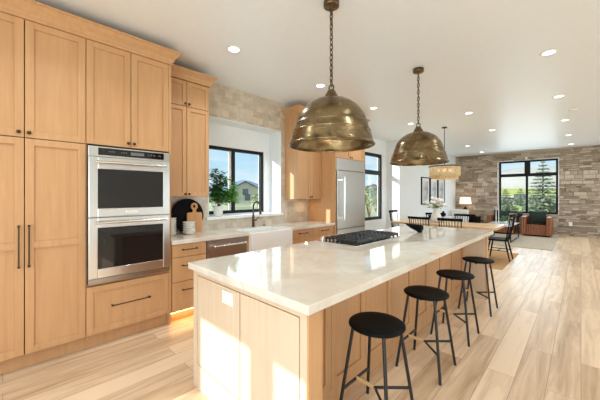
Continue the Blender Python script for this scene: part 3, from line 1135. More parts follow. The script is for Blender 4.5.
# potted plant on the sill
px, py, pz = 2.28, 3.95, SKZ0 + .0125
t = thing('potted_plant', 'leafy green plant in white pot on the kitchen windowsill', 'plant', (px, py, pz))
MB().lathe([(0, .001), (.060, .001), (.064, .006), (.074, .145), (.072, .150), (.067, .147), (.064, .125), (0, .124)], (px, py, pz), 28).build('pot', M['white_matte'], t)
MB().lathe([(.0635, .1255), (.03, .130), (0, .128)], (px, py, pz), 20).build('soil', M['soil'], t)
rs = random.Random(11)
st, lf, lg2 = MB(), MB(), MB()
tips = [(-.07, .01, .66), (.02, -.05, .64), (.10, -.06, .58), (-.12, -.06, .56), (.05, .05, .55), (-.04, -.09, .44), (-.11, .0, .42), (.03, .02, .36), (-.12, -.08, .34),
        (.30, -.02, .47), (.24, -.08, .40), (.20, .04, .34), (.33, -.05, .33), (.24, -.02, .25), (.17, -.09, .28)]
for n_, (tx, ty, tz) in enumerate(tips):
    base = Vector((px + rs.uniform(-.012, .012), py + rs.uniform(-.012, .012), pz + .12))
    tip = Vector((px + tx, py + ty, pz + tz))
    tip.y = min(tip.y, YW + .24)
    mid = base.lerp(tip, .5) + Vector((-tx * .25, -ty * .25, .05))
    cv = [base * (1 - u) ** 2 + mid * 2 * u * (1 - u) + tip * u * u for u in [i / 8 for i in range(9)]]
    st.tube(cv, [.005 - .0004 * i for i in range(9)], 6)
    for i in range(4, 9):
        for k in range(12):
            a = rs.uniform(0, 2 * PI)
            q = cv[i] + Vector((rs.uniform(-.055, .055), rs.uniform(-.05, .05), rs.uniform(-.05, .05)))
            (lf if n_ < 9 else lg2).leaf(q, (math.cos(a), math.sin(a), rs.uniform(-.5, .5)), (0, 0, 1), rs.uniform(.06, .11), rs.uniform(.04, .06))
# a loose sprig reaching up at the left
sp = [Vector((px - .04, py - .03, pz + .40)), Vector((px - .07, py - .06, pz + .60)), Vector((px - .09, py - .08, pz + .72))]
st.tube(sp, [.004, .003, .002], 6)
for k in range(12):
    q = sp[1].lerp(sp[2], rs.random() * 1.2)
    lf.leaf(q, (rs.uniform(-1, 1), rs.uniform(-1, 1), rs.uniform(-.3, .6)), (0, 0, 1), .08, .045)
st.build('stem', M['bark'], t)
lf.build('foliage', M['leaf'], t, fix=False)
lg2.build('foliage', M['leaf3'], t, fix=False)['label'] = 'bright green leaves'

# ================================================================== ISLAND
IX0, IX1, IY0, IY1 = .96, 4.813, .880, 2.095
t = thing('kitchen_island', 'long oak kitchen island cabinet with panelled sides under the pale stone top', 'island', (2.88, 1.5, 0))
ZT = .873
MB().box(1.102, 4.558, 1.222, 2.055, .0, ZT).build('body', M['oak_island'], t)
EY0, EY1 = .9275, 2.088
for xa, xb, s in [(1.0, 1.10, -1), (4.56, 4.66, 1)]:
    m = MB()
    xf = xa if s < 0 else xb
    xi = xf + .012 * (-s)
    # core and raised frame with grooves around the two panels
    m.box(min(xi, xb if s < 0 else xa), max(xi, xb if s < 0 else xa), EY0, EY1, 0, ZT)
    xo0, xo1 = (xa, xi) if s < 0 else (xi, xb)
    gz0, gz1, gw = .172, .832, .007
    ys = [EY0, .972, 1.474, 2.030, EY1]
    m.box(xo0, xo1, EY0, EY1, 0, gz0)
    m.box(xo0, xo1, EY0, EY1, gz1, ZT)
    m.box(xo0, xo1, EY0, ys[1], gz0, gz1)
    m.box(xo0, xo1, ys[1] + gw, ys[2], gz0 + gw, gz1 - gw)
    m.box(xo0, xo1, ys[2] + gw * 1.6, ys[3] - gw, gz0 + gw, gz1 - gw)
    m.box(xo0, xo1, ys[3], EY1, gz0, gz1)
    m.build('end_panel', M['oak_daylit'], t)['label'] = 'oak end panel with daylight painted into its colour'
    MB().box(xa, xb, .915, EY0 - .0002, 0, ZT).build('panel_edge', M['oak_island'], t)  # added strip keeps the panel edge in oak without the painted daylight
m = MB()
edges_ = [1.105 + (4.555 - 1.105) / 8 * k for k in range(9)]
for k in range(8):
    MB().shaker(edges_[k] + .002, edges_[k + 1] - .002, .112, .868, 1.20, t=.0215, st=.06, rec=.012).build('side_panel', M['oak_island'], t, .0015)
MB().box(1.102, 4.558, 1.204, 1.2215, 0, .108).build('base_rail', M['oak_island'], t, .002)
for k in range(4):
    xa = 1.105 + .8625 * k
    m = MB(lambda x, y, z: (x, 2.055 + (1.2 - y) + .0215, z)).shaker(xa + .003, xa + .8595, .115, .868, 1.20, t=.0205, st=.06)
    m.build('door', M['oak_island'], t, .0015)
sp = MB().box(.9935, .9995, 1.552, 1.672, .722, .806).build('outlet_plate', M['switch'], t, .002)
sp['label'] = 'white electrical plate'
m = MB()
for yy in (1.582, 1.642):
    m.box(.9915, .9934, yy - .018, yy + .018, .738, .790)
m.build('outlet_socket', M['white_ceramic'], sp, .002)
s = MB().box(IX0, IX1, IY0, IY1, ZT + .001, ZC).build('island_countertop', M['quartz'], None, .003)
tag(s, 'long polished pale quartzite top on the kitchen island', 'countertop')

# cooktop
KX0, KX1, KY0, KY1 = 2.340, 3.29, 1.53, 2.035
zk = ZC + .0008
t = thing('gas_cooktop', 'stainless gas cooktop with black iron grates on the island top', 'cooktop', ((KX0 + KX1) / 2, (KY0 + KY1) / 2, ZC))
MB().box(KX0, KX1, KY0, KY1, zk, zk + .012).build('tray', M['steel_light'], t, .004)
gk = zk + .0125
for i in range(3):
    xa = KX0 + .050 + i * .293
    xb = xa + .285
    ya, yb = KY0 + .02, KY1 - .085
    m = MB()
    hz0, hz1 = gk + .028, gk + .043
    m.box(xa, xb, ya, ya + .014, hz0 - .01, hz1).box(xa, xb, yb - .014, yb, hz0 - .01, hz1)
    m.box(xa, xa + .014, ya + .014, yb - .014, hz0, hz1).box(xb - .014, xb, ya + .014, yb - .014, hz0, hz1)
    for k in range(1, 4):
        xx = xa + (xb - xa) * k / 4
        m.box(xx - .006, xx + .006, ya + .014, yb - .014, hz0, hz1 + .004)
    for k in range(1, 8):
        yy = ya + (yb - ya) * k / 8
        m.box(xa + .014, xb - .014, yy - .006, yy + .006, hz0, hz1 + .002)
    for xx in (xa, xb - .014):
        for k in range(9):
            yy = ya + (yb - ya - .014) * k / 8
            m.box(xx, xx + .014, yy, yy + .014, gk, hz0 - (.01 if k in (0, 8) else 0))
    m.build('grate', M['iron'], t)
for bx_, by_ in [(2.54, 1.65), (2.54, 1.85), (2.83, 1.75), (3.12, 1.65), (3.12, 1.85)]:
    MB().lathe([(0, 0), (.045, 0), (.045, .010), (.034, .012), (.034, .020), (0, .022)], (bx_, by_, gk), 20).build('burner', M['iron'], t)
for i in range(5):
    kx = 2.40 + i * .12
    MB().lathe([(0, 0), (.022, 0), (.022, .006), (.018, .008), (.016, .034), (.013, .038), (0, .038)], (kx, KY1 - .038, gk), 18).build('knob', M['steel_light'], t)

# black bowl at the island's far end
m = MB()
vs, fs = [], []
prof = [(0, 0), (.03, 0), (.032, .012), (.045, .02), (.085, .055), (.115, .098), (.118, .105), (.110, .104), (.08, .066), (.04, .034), (0, .028)]
n = 36
for r, h in prof:
    for k in range(n):
        a = 2 * PI * k / n
        tilt = 1 + .12 * math.cos(a - 2.3) * min(1, h / .1)
        off = h / .1
        vs.append((3.90 - .06 * off + r * math.cos(a), 1.545 + .06 * off + r * math.sin(a), ZC + .0008 + h * tilt))
for i in range(len(prof) - 1):
    for k in range(n):
        fs.append((i * n + k, i * n + (k + 1) % n, (i + 1) * n + (k + 1) % n, (i + 1) * n + k))
m.add(vs, fs, True)
tag(m.build('decorative_bowl', M['black_wood']), 'black sculptural bowl on the island top past the cooktop', 'bowl')

# ------------------------------------------------------------------ stools
ST_G = 'counter stools along the island'
t = thing('counter_stool', 'black round-seat counter stool nearest the island corner with white outlet plate, first of four', 'stool', (1.645, .925, 0), ST_G, local=True)
MB().lathe([(0, .592), (.152, .592), (.168, .597), (.1745, .604), (.1735, .612), (.167, .617), (.12, .615), (0, .612)], (0, 0, 0), 40).build('seat', M['black_wood'], t)
legs = {}
for sx_ in (-1, 1):
    for sy_ in (-1, 1):
        top = Vector((sx_ * .105, sy_ * .105, .591))
        bot = Vector((sx_ * .178, sy_ * .172, 0.001))
        legs[(sx_, sy_)] = (top, bot)
        MB().tube([top, bot], .0105, 12).build('leg', M['black_metal'], t)


def leg_at(k, z):
    a, b = legs[k]
    u = (a.z - z) / (a.z - b.z)
    return a.lerp(b, u)


zf = .200
node = Vector((0, .012, zf))
back = (leg_at((-1, 1), zf) + leg_at((1, 1), zf)) / 2
m = MB()
m.tube([leg_at((-1, -1), zf), node, leg_at((1, -1), zf)], .0095, 10)
m.build('foot_brace', M['black_metal'], t)
MB().tube([leg_at((-1, 1), zf), leg_at((1, 1), zf)], .0095, 10).build('foot_brace', M['black_metal'], t)
d_ = MB().tube([node + Vector((0, .006, 0)), back], .0125, 12).build('footrest', M['dowel'], t)
d_['label'] = 'light wooden dowel'
m = MB()
m.box(-.11, .11, -.010, .010, .573, .5915).box(-.010, .010, -.11, .11, .573, .5915)
m.build('seat_frame', M['black_metal'], t)
for x_, lb in [(2.455, 'black round-seat counter stool second from the camera along the island'),
               (3.225, 'black round-seat counter stool third from the camera along the island'),
               (4.150, 'black round-seat counter stool farthest along the island, nearest the dining rug')]:
    dup(t, (x_, .925, 0), lb)

# ================================================================== PENDANTS
PD_G = 'brass dome pendants over the island'


def dome_pendant(loc, label):
    t = thing('pendant_light', label, 'pendant light', loc, PD_G, local=True)   # origin on the ceiling
    H0 = -1.225                                                             # rim height below ceiling
    out = [(.354, -.002), (.360, .002), (.361, .008), (.357, .014), (.3515, .017), (.3490, .030), (.3260, .108), (.3255, .1105), (.3275, .1125), (.3275, .1175), (.3235, .119), (.3225, .122),
           (.3020, .172), (.3015, .1735), (.3030, .1745), (.3030, .1775), (.2995, .179), (.2925, .205), (.281, .240), (.264, .272), (.241, .304), (.213, .334), (.181, .358), (.142, .380), (.102, .394), (.060, .402), (.030, .405)]
    prof = [(r, H0 + h) for r, h in out]
    inn = [(max(.0, r - .008), H0 + h - .006 if h > .02 else H0 + h) for r, h in reversed(out[1:])]
    MB().lathe([(0.0, prof[-1][1] + .001)] + list(reversed(prof)) + [(.346, H0 + .002)] + [(r, h) for r, h in reversed(inn)] + [(0, inn[0][1])], (0, 0, 0), 64).build('shade', M['brass'], t)
    zt = H0 + .402
    MB().lathe([(.066, zt - .004), (.064, zt + .006), (.056, zt + .024), (.042, zt + .048), (.034, zt + .064), (.030, zt + .072), (0, zt + .074)], (0, 0, 0), 28).build('cap', M['brass'], t)
    MB().torus((0, 0, zt + .094), .024, .0065, 'x', 20, 8).build('ring', M['brass_dark'], t)
    MB().lathe([(0, -.001), (.066, -.001), (.066, -.040), (.058, -.046), (.016, -.048), (.012, -.062), (0, -.064)], (0, 0, 0), 32).build('canopy', M['brass_dark'], t)
    m = MB()
    z0_, z1_ = zt + .112, -.060
    nl = 15
    pl = (z1_ - z0_) / nl
    for k in range(nl):
        c = (0, 0, z0_ + pl * (k + .5))
        m.torus(c, .0140, .0042, 'x' if k % 2 else 'y', 16, 6, sy=(pl * .5 + .005) / .0140)
    m.build('chain', M['brass_dark'], t)
    m = MB().tube([(.004, .004, z0_ - .02), (.006, -.004, (z0_ + z1_) / 2), (.003, .003, z1_)], .0028, 6)
    m.build('cord', M['brass_dark'], t)
    MB().cyl((0, 0, H0 + .39), (0, 0, H0 + .30), .022, 14).build('socket', M['brass_dark'], t)
    MB().ball((0, 0, H0 + .262), .038, .038, .045).build('bulb', M['bulb'], t)
    l_ = lamp('pendant_lamp', 'POINT', (0, 0, H0 + .18), 5.0, (1.0, .80, .56), shadow_soft_size=.05)
    l_.parent = t
    return t


p1 = dome_pendant((1.945, 1.52, CE), 'large hammered brass dome pendant nearest the camera over the island front')
dup(p1, (3.775, 1.52, CE), 'aged brass dome pendant over the far half of the island, beyond the cooktop')

# ------------------------------------------------------------------ recessed lights
RL_G = 'recessed ceiling lights'
spots = [
    (1.813, 2.80, 'recessed ceiling light above the sink counter, nearest the oven cabinet'),
    (3.32, 2.80, 'recessed ceiling light seen beside the chain of the nearer brass pendant'),
    (4.87, 2.80, 'recessed ceiling light in front of the refrigerator'),
    (6.53, 2.80, 'recessed ceiling light in front of the nook window'),
    (6.49, 1.61, 'recessed ceiling light over the near side of the dining table'),
    (8.61, 1.61, 'recessed ceiling light just beyond the far side of the dining table'),
    (10.82, 2.72, 'recessed ceiling light near the framed pictures'),
    (12.74, 2.72, 'recessed ceiling light closest to the table lamp and stone corner'),
    (4.38, .265, 'largest recessed ceiling light at the right of the photo, past the farthest stool'),
    (6.447, .265, 'second recessed ceiling light of the right-hand row'),
    (8.57, .25, 'third recessed ceiling light of the right-hand row'),
    (10.78, .245, 'fourth recessed ceiling light of the right-hand row, in front of the stone window'),
    (12.74, .235, 'last recessed ceiling light of the right-hand row, closest to stone wall'),
]
src = None
for x_, y_, lb in spots:
    if src is None:
        src = thing('recessed_light', lb, 'light', (x_, y_, CE), RL_G, local=True)
        MB().lathe([(.058, -.0005), (.082, -.0005), (.084, -.005), (.078, -.008), (.062, -.007), (.058, -.004)], (0, 0, 0), 32).build('trim_ring', M['trim'], src)
        MB().lathe([(.0575, -.0035), (0, -.0035)], (0, 0, 0), 28).build('lens', M['lens'], src)
        l_ = lamp('recessed_lamp', 'AREA', (0, 0, -.012), 7.4, (.86, .97, 1.0), shape='DISK', size=.11, spread=math.radians(125))
        l_.parent = src
    else:
        dup(src, (x_, y_, CE), lb)
tag(MB().lathe([(0, -.001), (.06, -.001), (.06, -.022), (.05, -.034), (0, -.036)], (7.6, .11, CE), 28).build('smoke_detector', M['switch']), 'round white smoke detector on the ceiling between two recessed lights', 'smoke detector')
# unseen ceiling lamps continuing the grid; first two added to brighten the pantry
for x_, y_ in [(.3, 2.35), (-1.2, 2.5), (2.0, .2), (-.8, 1.0), (-.8, -1.2), (2.0, -2.2), (5.4, -2.2), (8.6, -2.2), (11.8, -2.2)]:
    l_ = lamp('recessed_lamp', 'AREA', (x_, y_, CE - .012), 7.4, (.86, .97, 1.0), shape='DISK', size=.11, spread=math.radians(125))

# ================================================================== DINING
tag(MB().box(6.59, 8.66, 1.07, 3.72, .0005, .010).build('jute_rug', M['jute'], None, .003), 'tan jute rug under the dining table', 'rug')
TX0, TX1, TY0, TY1 = 6.78, 7.82, 1.20, 3.46
ct = .76
t = thing('dining_table', 'long light oak dining table on the jute rug', 'table', ((TX0 + TX1) / 2, (TY0 + TY1) / 2, .010))
r_ = .09
poly = []
for cx_, cy_, a0 in [(TX1 - r_, TY1 - r_, 0), (TX0 + r_, TY1 - r_, 90), (TX0 + r_, TY0 + r_, 180), (TX1 - r_, TY0 + r_, 270)]:
    for k in range(7):
        a = math.radians(a0 + 15 * k)
        poly.append((cx_ + r_ * math.cos(a), cy_ + r_ * math.sin(a)))
MB().prism(poly, ct - .045, ct, 'z').build('tabletop', M['table_oak'], t, .004)
for yy in (1.75, 2.91):
    m = MB()
    m.box(7.12, 7.48, yy - .10, yy + .10, .05, ct - .0455)
    m.box(6.98, 7.62, yy - .12, yy + .12, .0105, .05)
    m.build('pedestal', M['table_oak'], t, .01)


def windsor(loc, rz, label, hb=.90, grp='black spindle-back dining chairs'):
    t = thing('dining_chair', label, 'chair', loc, grp, rz, local=True)      # faces +y
    poly = [(-.20, -.19), (.20, -.19), (.225, -.10), (.228, .10), (.205, .20), (.12, .225), (-.12, .225), (-.205, .20), (-.228, .10), (-.225, -.10)]
    MB().prism(poly, .425, .458, 'z').build('seat', M['black_wood'], t, .010)
    lg = {}
    for sx_ in (-1, 1):
        for sy_ in (-1, 1):
            a = Vector((sx_ * .145, sy_ * .135, .426))
            b = Vector((sx_ * .195, sy_ * .205 + (-.02 if sy_ < 0 else 0), .001))
            lg[(sx_, sy_)] = (a, b)
            MB().tube([a, a.lerp(b, .45), b], [.013, .017, .011], 10).build('leg', M['black_wood'], t)
    f_ = lambda k, u: lg[k][0].lerp(lg[k][1], u)
    for sx_ in (-1, 1):
        MB().tube([f_((sx_, -1), .5), f_((sx_, 1), .5)], .009, 8).build('stretcher', M['black_wood'], t)
    MB().tube([(f_((-1, -1), .5) + f_((-1, 1), .5)) / 2, (f_((1, -1), .5) + f_((1, 1), .5)) / 2], .009, 8).build('stretcher', M['black_wood'], t)
    n_ = 8
    for k in range(n_ + 1):
        u = k / n_ * 2 - 1
        bow = .05 * (1 - u * u)
        big = abs(u) > .99
        MB().tube([(u * .185, -.155 - bow * .5, .455), (u * .205, -.205 - bow, (.455 + hb) / 2), (u * .215, -.235 - bow, hb - .03)], .011 if big else .0065, 8).build('spindle', M['black_wood'], t)
    pts = []
    for k in range(17):
        u = k / 8 - 1
        pts.append((u * .245, -.237 - .05 * (1 - u * u), hb - .018))
    m = MB()
    vs, fs = [], []
    for x_, y_, z_ in pts:
        vs += [(x_, y_ - .012, z_ - .028), (x_, y_ + .012, z_ - .028), (x_, y_ + .010, z_ + .028), (x_, y_ - .014, z_ + .028)]
    for i in range(16):
        for k in range(4):
            fs.append((i * 4 + k, i * 4 + (k + 1) % 4, i * 4 + 4 + (k + 1) % 4, i * 4 + 4 + k))
    fs += [(0, 1, 2, 3), (64, 65, 66, 67)]
    m.add(vs, fs)
    m.build('top_rail', M['black_wood'], t, .005)
    return t


zr = .0140
c0 = windsor((7.58, 1.29, zr), 0, 'black spindle-back dining chair at the near end of the table, fully in view', .985)
dup(c0, (7.40, 3.42, zr), 'black spindle-back dining chair at the far end of the table by the nook', PI)
c1 = windsor((6.69, 2.59, zr), -PI / 2, 'black low-back spindle chair at the table side left of the white vase', .915)
dup(c1, (6.69, 1.95, zr), 'black low-back spindle chair at the table side right of the white vase', -PI / 2)
dup(c1, (7.86, 2.10, zr), 'black low-back spindle chair across the table, under the table lamp in view', PI / 2)
dup(c1, (7.86, 2.82, zr), 'black low-back spindle chair across the table, mostly behind the white vase', PI / 2)

# vase with flowers
vx, vy = 7.30, 2.51
t = thing('flower_vase', 'white vase of white flowers standing on the dining table', 'vase', (vx, vy, ct))
MB().lathe([(0, .001), (.07, .001), (.095, .03), (.115, .10), (.108, .17), (.075, .25), (.055, .30), (.058, .33), (.062, .345), (.056, .343), (.048, .30), (0, .29)], (vx, vy, ct), 32).build('vase', M['white_matte'], t)
rs = random.Random(5)
st, fl, lf = MB(), MB(), MB()
for k in range(22):
    a = rs.uniform(0, 2 * PI)
    rr = .20 * math.sqrt(rs.random())
    tip = Vector((vx + rr * math.cos(a), vy + rr * math.sin(a), ct + .44 + rs.uniform(-.03, .16) - rr * .25))
    st.tube([(vx + rr * .1 * math.cos(a), vy + rr * .1 * math.sin(a), ct + .30), (vx + rr * .5 * math.cos(a), vy + rr * .5 * math.sin(a), ct + .40), tip], .003, 5)
    for j in range(3):
        q = tip + Vector((rs.uniform(-.03, .03), rs.uniform(-.03, .03), rs.uniform(-.02, .03)))
        fl.ball(q, rs.uniform(.034, .055), None, rs.uniform(.026, .042), 8, 6)
    for j in range(2):
        aa = a + rs.uniform(-1, 1)
        lf.leaf(tip - Vector((0, 0, .05)), (math.cos(aa), math.sin(aa), rs.uniform(-.3, .2)), (0, 0, 1), .11, .04)
st.build('stem', M['leaf'], t)
fl.build('blossoms', M['white_matte'], t)
lf.build('leaves', M['leaf'], t, fix=False)

# chandelier
hx, hy = 7.45, 2.37
t = thing('chandelier', 'round gold fringe chandelier hanging over the dining table', 'chandelier', (hx, hy, CE))
MB().lathe([(0, -.001), (.06, -.001), (.06, -.022), (.012, -.028), (0, -.03)], (hx, hy, CE), 24).build('canopy', M['bronze'], t)
MB().cyl((hx, hy, CE - .028), (hx, hy, 2.118), .008, 10).build('rod', M['bronze'], t)
m = MB()
m.lathe([(.338, 2.096), (.352, 2.096), (.352, 2.122), (.338, 2.122), (.338, 2.096)], (hx, hy, 0), 56)
for k in range(3):
    a = k * PI / 3
    m.cyl((hx + .338 * math.cos(a), hy + .338 * math.sin(a), 2.112), (hx - .338 * math.cos(a), hy - .338 * math.sin(a), 2.112), .006, 8)
m.build('ring_frame', M['bronze'], t)
m = MB()
for R_, za, zb, nn in [(.335, 1.87, 2.095, 96), (.29, 1.80, 1.96, 84)]:
    for k in range(nn):
        a = 2 * PI * k / nn
        m.cyl((hx + R_ * math.cos(a), hy + R_ * math.sin(a), zb), (hx + R_ * math.cos(a), hy + R_ * math.sin(a), za), .0095, 6)
m.build('fringe', M['fringe'], t)
for k in range(4):
    a = k * PI / 2 + .4
    q = (hx + .13 * math.cos(a), hy + .13 * math.sin(a), 2.02)
    bl = MB().ball(q, .028, .028, .04, 10, 8).build('bulb', M['bulb'], t)
    MB().cyl((q[0], q[1], 2.055), (q[0], q[1], 2.11), .014, 8).build('socket', M['bronze'], t)
lamp('chandelier_lamp', 'POINT', (0, 0, -1.06), 5, (1.0, .80, .55), shadow_soft_size=.12).parent = t

# framed pictures
for k, (xa, lb) in enumerate([(9.90, 'black framed grey print on the dining wall, nearest the nook'), (10.69, 'middle one of three black framed grey prints on the dining wall'), (11.48, 'black framed grey print on the dining wall, nearest the stone corner')]):
    t = thing('framed_picture', lb, 'picture', (xa, 3.899, 1.09), 'framed prints on the dining wall')
    xb, za, zb = xa + .74, 1.09, 2.04
    m = MB()
    yf_, yb_ = 3.868, 3.899
    m.box(xa, xa + .05, yf_, yb_, za, zb).box(xb - .05, xb, yf_, yb_, za, zb)
    m.box(xa + .05, xb - .05, yf_, yb_, za, za + .035).box(xa + .05, xb - .05, yf_, yb_, zb - .035, zb)
    m.build('frame', M['black_wood'], t, .002)
    MB().box(xa + .05, xb - .05, 3.882, 3.898, za + .035, zb - .035).build('mat_board', M['mat_board'], t)
    MB().box(xa + .14, xb - .14, 3.879, 3.8815, za + .13, zb - .13).build('print', M['art'], t)

# low console below the pictures
t = thing('console_table', 'low white console table against the wall under the framed prints', 'console', (10.9, 3.70, 0))
MB().box(9.9, 11.75, 3.50, 3.88, .58, .62).build('top', M['white_matte'], t, .004)
for xx in (9.93, 11.68): MB().box(xx, xx + .04, 3.52, 3.86, 0, .5795).build('leg', M['white_matte'], t, .003)
tag(MB().lathe([(0, .001), (.06, .001), (.13, .05), (.15, .10), (.14, .10), (.11, .05), (0, .02)], (10.35, 3.68, .62), 24).build('dark_bowl', M['black_wood']), 'dark bowl on the white console under the prints', 'bowl')
tag(MB().lathe([(0, .001), (.06, .001), (.09, .06), (.08, .12), (.03, .16), (.035, .20), (0, .20)], (11.45, 3.68, .62), 24).build('dark_jar', M['black_wood']), 'dark lidded jar on the white console end', 'jar')

# ================================================================== LIVING END
tag(MB().box(9.74, 13.24, .52, 2.88, .0005, .012).build('area_rug', M['rug'], None, .003), 'beige flat-weave rug under the leather armchairs', 'rug')


def armchair(loc, label):
    t = thing('armchair', label, 'armchair', loc, 'leather armchairs at the stone window', local=True)   # faces -x, origin mid base
    w2, dpt = .41, .40
    # channelled drum body: tall curved back and arms
    def channel(mb, x0, x1, y0, y1, z0, z1, axis, n_):
        for k in range(n_):
            if axis == 'y':
                a = y0 + (y1 - y0) * k / n_
                b = y0 + (y1 - y0) * (k + 1) / n_
                rr = (b - a) / 2
                pts_ = [(x1, a)] + [((x0 + rr * .6) - rr * .6 * math.sin(PI * j / 6), a + rr - rr * math.cos(PI * j / 6)) for j in range(7)] + [(x1, b)]
                mb.prism(pts_, z0, z1, 'z')
            else:
                a = x0 + (x1 - x0) * k / n_
                b = x0 + (x1 - x0) * (k + 1) / n_
                rr = (b - a) / 2
                lo = y0 < y1
                pts_ = [(a, y1)] + [(a + rr - rr * math.cos(PI * j / 6), (y0 + (rr * .6 if lo else -rr * .6)) - (rr * .6 * math.sin(PI * j / 6) if lo else -rr * .6 * math.sin(PI * j / 6))) for j in range(7)] + [(b, y1)]
                mb.prism(pts_, z0, z1, 'z')
        return mb
    m = channel(MB(), -.34, 0, -.265, .265, .05, .38, 'y', 9)
    m.build('seat', M['leather'], t)
    for s in (-1, 1):
        m = MB()
        channel(m, -.36, .40, s * w2, s * .27, .05, .645, 'x', 9)
        m.box(-.35, .40, s * .275, s * (w2 - .012), .05, .66)
        channel(m, -.39, -.34, s * .27 if s > 0 else s * w2 + .012, s * (w2 - .012) if s > 0 else s * .27, .05, .65, 'y', 2)
        m.build('arm', M['leather'], t, .008)
    m = MB().box(.20, .40, -.27, .27, .05, .68)
    channel(m, .17, .25, -.27, .27, .38, .68, 'y', 9)
    m.build('backrest', M['leather'], t, .006)
    MB().box(-.30, .36, -.36, .36, .001, .05).build('base', M['black_wood'], t)
    return t


a1 = armchair((12.95, 1.10, .0125), 'brown channelled leather armchair under the stone wall window, fully in view')
a2 = dup(a1, (12.95, 2.12, .0125), 'brown channelled leather armchair partly hidden behind the dining chair')


def cushion(name, c, w_, h_, th, label, lean_=.25):
    m = MB()
    n_ = 14
    vs, fs = [], []
    for s in (-1, 1):
        for i in range(n_ + 1):
            for j in range(n_ + 1):
                u, v = i / n_ * 2 - 1, j / n_ * 2 - 1
                puff = th * (max(0, 1 - abs(u) ** 2.2) * max(0, 1 - abs(v) ** 2.2)) ** .55
                pin = 1 - .10 * (1 - abs(u) ** 1.5) * (abs(v) ** 3) - .0
                pin2 = 1 - .10 * (1 - abs(v) ** 1.5) * (abs(u) ** 3)
                vs.append((s * puff, u * w_ / 2 * pin2, v * h_ / 2 * pin))
    N = (n_ + 1) ** 2
    for s in range(2):
        for i in range(n_):
            for j in range(n_):
                a = s * N + i * (n_ + 1) + j
                fs.append((a, a + 1, a + n_ + 2, a + n_ + 1))
    cs, sn = math.cos(lean_), math.sin(lean_)
    vs = [(c[0] + x * cs + z * sn, c[1] + y, c[2] + z * cs - x * sn) for x, y, z in vs]
    m.add(vs, fs, True)
    return tag(m.build(name, M['green_velvet']), label, 'pillow', 'dark green pillows on the armchairs')


cushion('throw_pillow', (12.97, 1.08, .645), .50, .46, .07, 'dark green throw pillow on the fully visible leather armchair')
cushion('throw_pillow', (12.97, 2.13, .645), .50, .46, .07, 'dark green throw pillow on the partly hidden leather armchair')

# coffee table and what stands on it
t = thing('coffee_table', 'coffee table with pale top and thin black metal frame on the beige rug', 'table', (11.2, 1.85, .0125))
hz = .50
MB().box(10.45, 12.02, 1.47, 2.20, hz - .02, hz).build('top', M['throw'], t, .004)
for yy in (1.48, 2.165):
    m = MB()
    m.box(10.47, 10.495, yy, yy + .025, .0125, hz - .0205).box(11.975, 12.0, yy, yy + .025, .0125, hz - .0205)
    m.box(10.495, 11.975, yy, yy + .025, .0125, .0375)
    m.build('leg_frame', M['black_metal'], t)
for k, (cx_, cy_, hh, lb) in enumerate([(11.02, 1.95, .56, 'slim white candlestick on the coffee table, left one of the pair'), (11.05, 1.885, .62, 'slim white candlestick on the coffee table, right and taller one of the pair')]):
    t = thing('candlestick', lb, 'candlestick', (cx_, cy_, hz), 'candlesticks on the coffee table')
    MB().lathe([(0, .001), (.031, .001), (.031, .01), (.012, .02), (.010, .16), (.018, .18), (.016, .20), (0, .2)], (cx_, cy_, hz), 18).build('holder', M['white_ceramic'], t)
    MB().cyl((cx_, cy_, hz + .2), (cx_, cy_, hz + hh), .011, 12, .009).build('candle', M['white_matte'], t)
cx_, cy_ = 11.15, 1.74
t = thing('potted_plant', 'small bright green plant in glass-pale pot on the coffee table', 'plant', (cx_, cy_, hz))
MB().lathe([(0, .001), (.055, .001), (.075, .09), (.07, .09), (.06, .07), (0, .07)], (cx_, cy_, hz), 20).build('pot', M['white_ceramic'], t)
rs = random.Random(8)
lf = MB()
for k in range(90):
    a = rs.uniform(0, 2 * PI)
    rr = rs.uniform(0, .08)
    lf.leaf((cx_ + rr * math.cos(a), cy_ + rr * math.sin(a), hz + rs.uniform(.07, .20)), (math.cos(a), math.sin(a), rs.uniform(-.1, .9)), (0, 0, 1), rs.uniform(.07, .13), .045)
lf.build('foliage', M['leaf2'], t, fix=False)
m = MB()
m.box(11.22, 11.46, 1.50, 1.68, hz + .0008, hz + .030)
tag(m.build('book', M['mat_board'], None, .002), 'pale hardcover book lying under the white ring sculpture', 'book')
tag(MB().torus((11.34, 1.585, hz + .128), .070, .026, 'x', 28, 12, sy=1.0).build('ring_sculpture', M['white_matte']), 'white ring sculpture standing on a book on the coffee table', 'sculpture')

# little black box on a stand beneath the window
t = thing('side_table', 'slim dark side table between the two leather armchairs', 'table', (13.4, 1.62, 0))
MB().box(13.25, 13.55, 1.535, 1.70, .60, .62).build('top', M['black_wood'], t, .002)
for xx in (13.26, 13.52):
    for yy in (1.545, 1.67):
        MB().box(xx, xx + .02, yy, yy + .02, .0, .5995).build('leg', M['black_wood'], t)
m = MB().box(13.30, 13.50, 1.545, 1.695, .6205, .76)
tag(m.build('speaker', M['black_metal'], None, .008), 'small black box speaker in front of the window between the armchairs', 'speaker')

# white chair, lamp table and lamp in the corner
t = thing('lounge_chair', 'white upholstered lounge chair in the corner by the stone wall', 'armchair', (12.6, 3.45, .0))
MB().box(12.25, 12.95, 3.22, 3.80, .12, .42).build('seat', M['cloth_white'], t, .05, 3)
MB().box(12.80, 12.98, 3.20, 3.82, .40, .84).build('backrest', M['cloth_white'], t, .05, 3)
for yy in (3.20, 3.72): MB().box(12.25, 12.9, yy, yy + .10, .30, .58).build('arm', M['cloth_white'], t, .03, 3)
for xx in (12.28, 12.88):
    for yy in (3.25, 3.72): MB().cyl((xx, yy, .001), (xx, yy, .13), .018, 10).build('leg', M['black_wood'], t)
t = thing('lamp_table', 'dark low cabinet with slatted front under the table lamp', 'side table', (13.33, 3.32, 0))
m = MB().box(13.12, 13.62, 2.95, 3.62, .05, .52)
m.box(13.10, 13.63, 2.93, 3.64, .52, .55).box(13.15, 13.6, 2.98, 3.6, .001, .05)
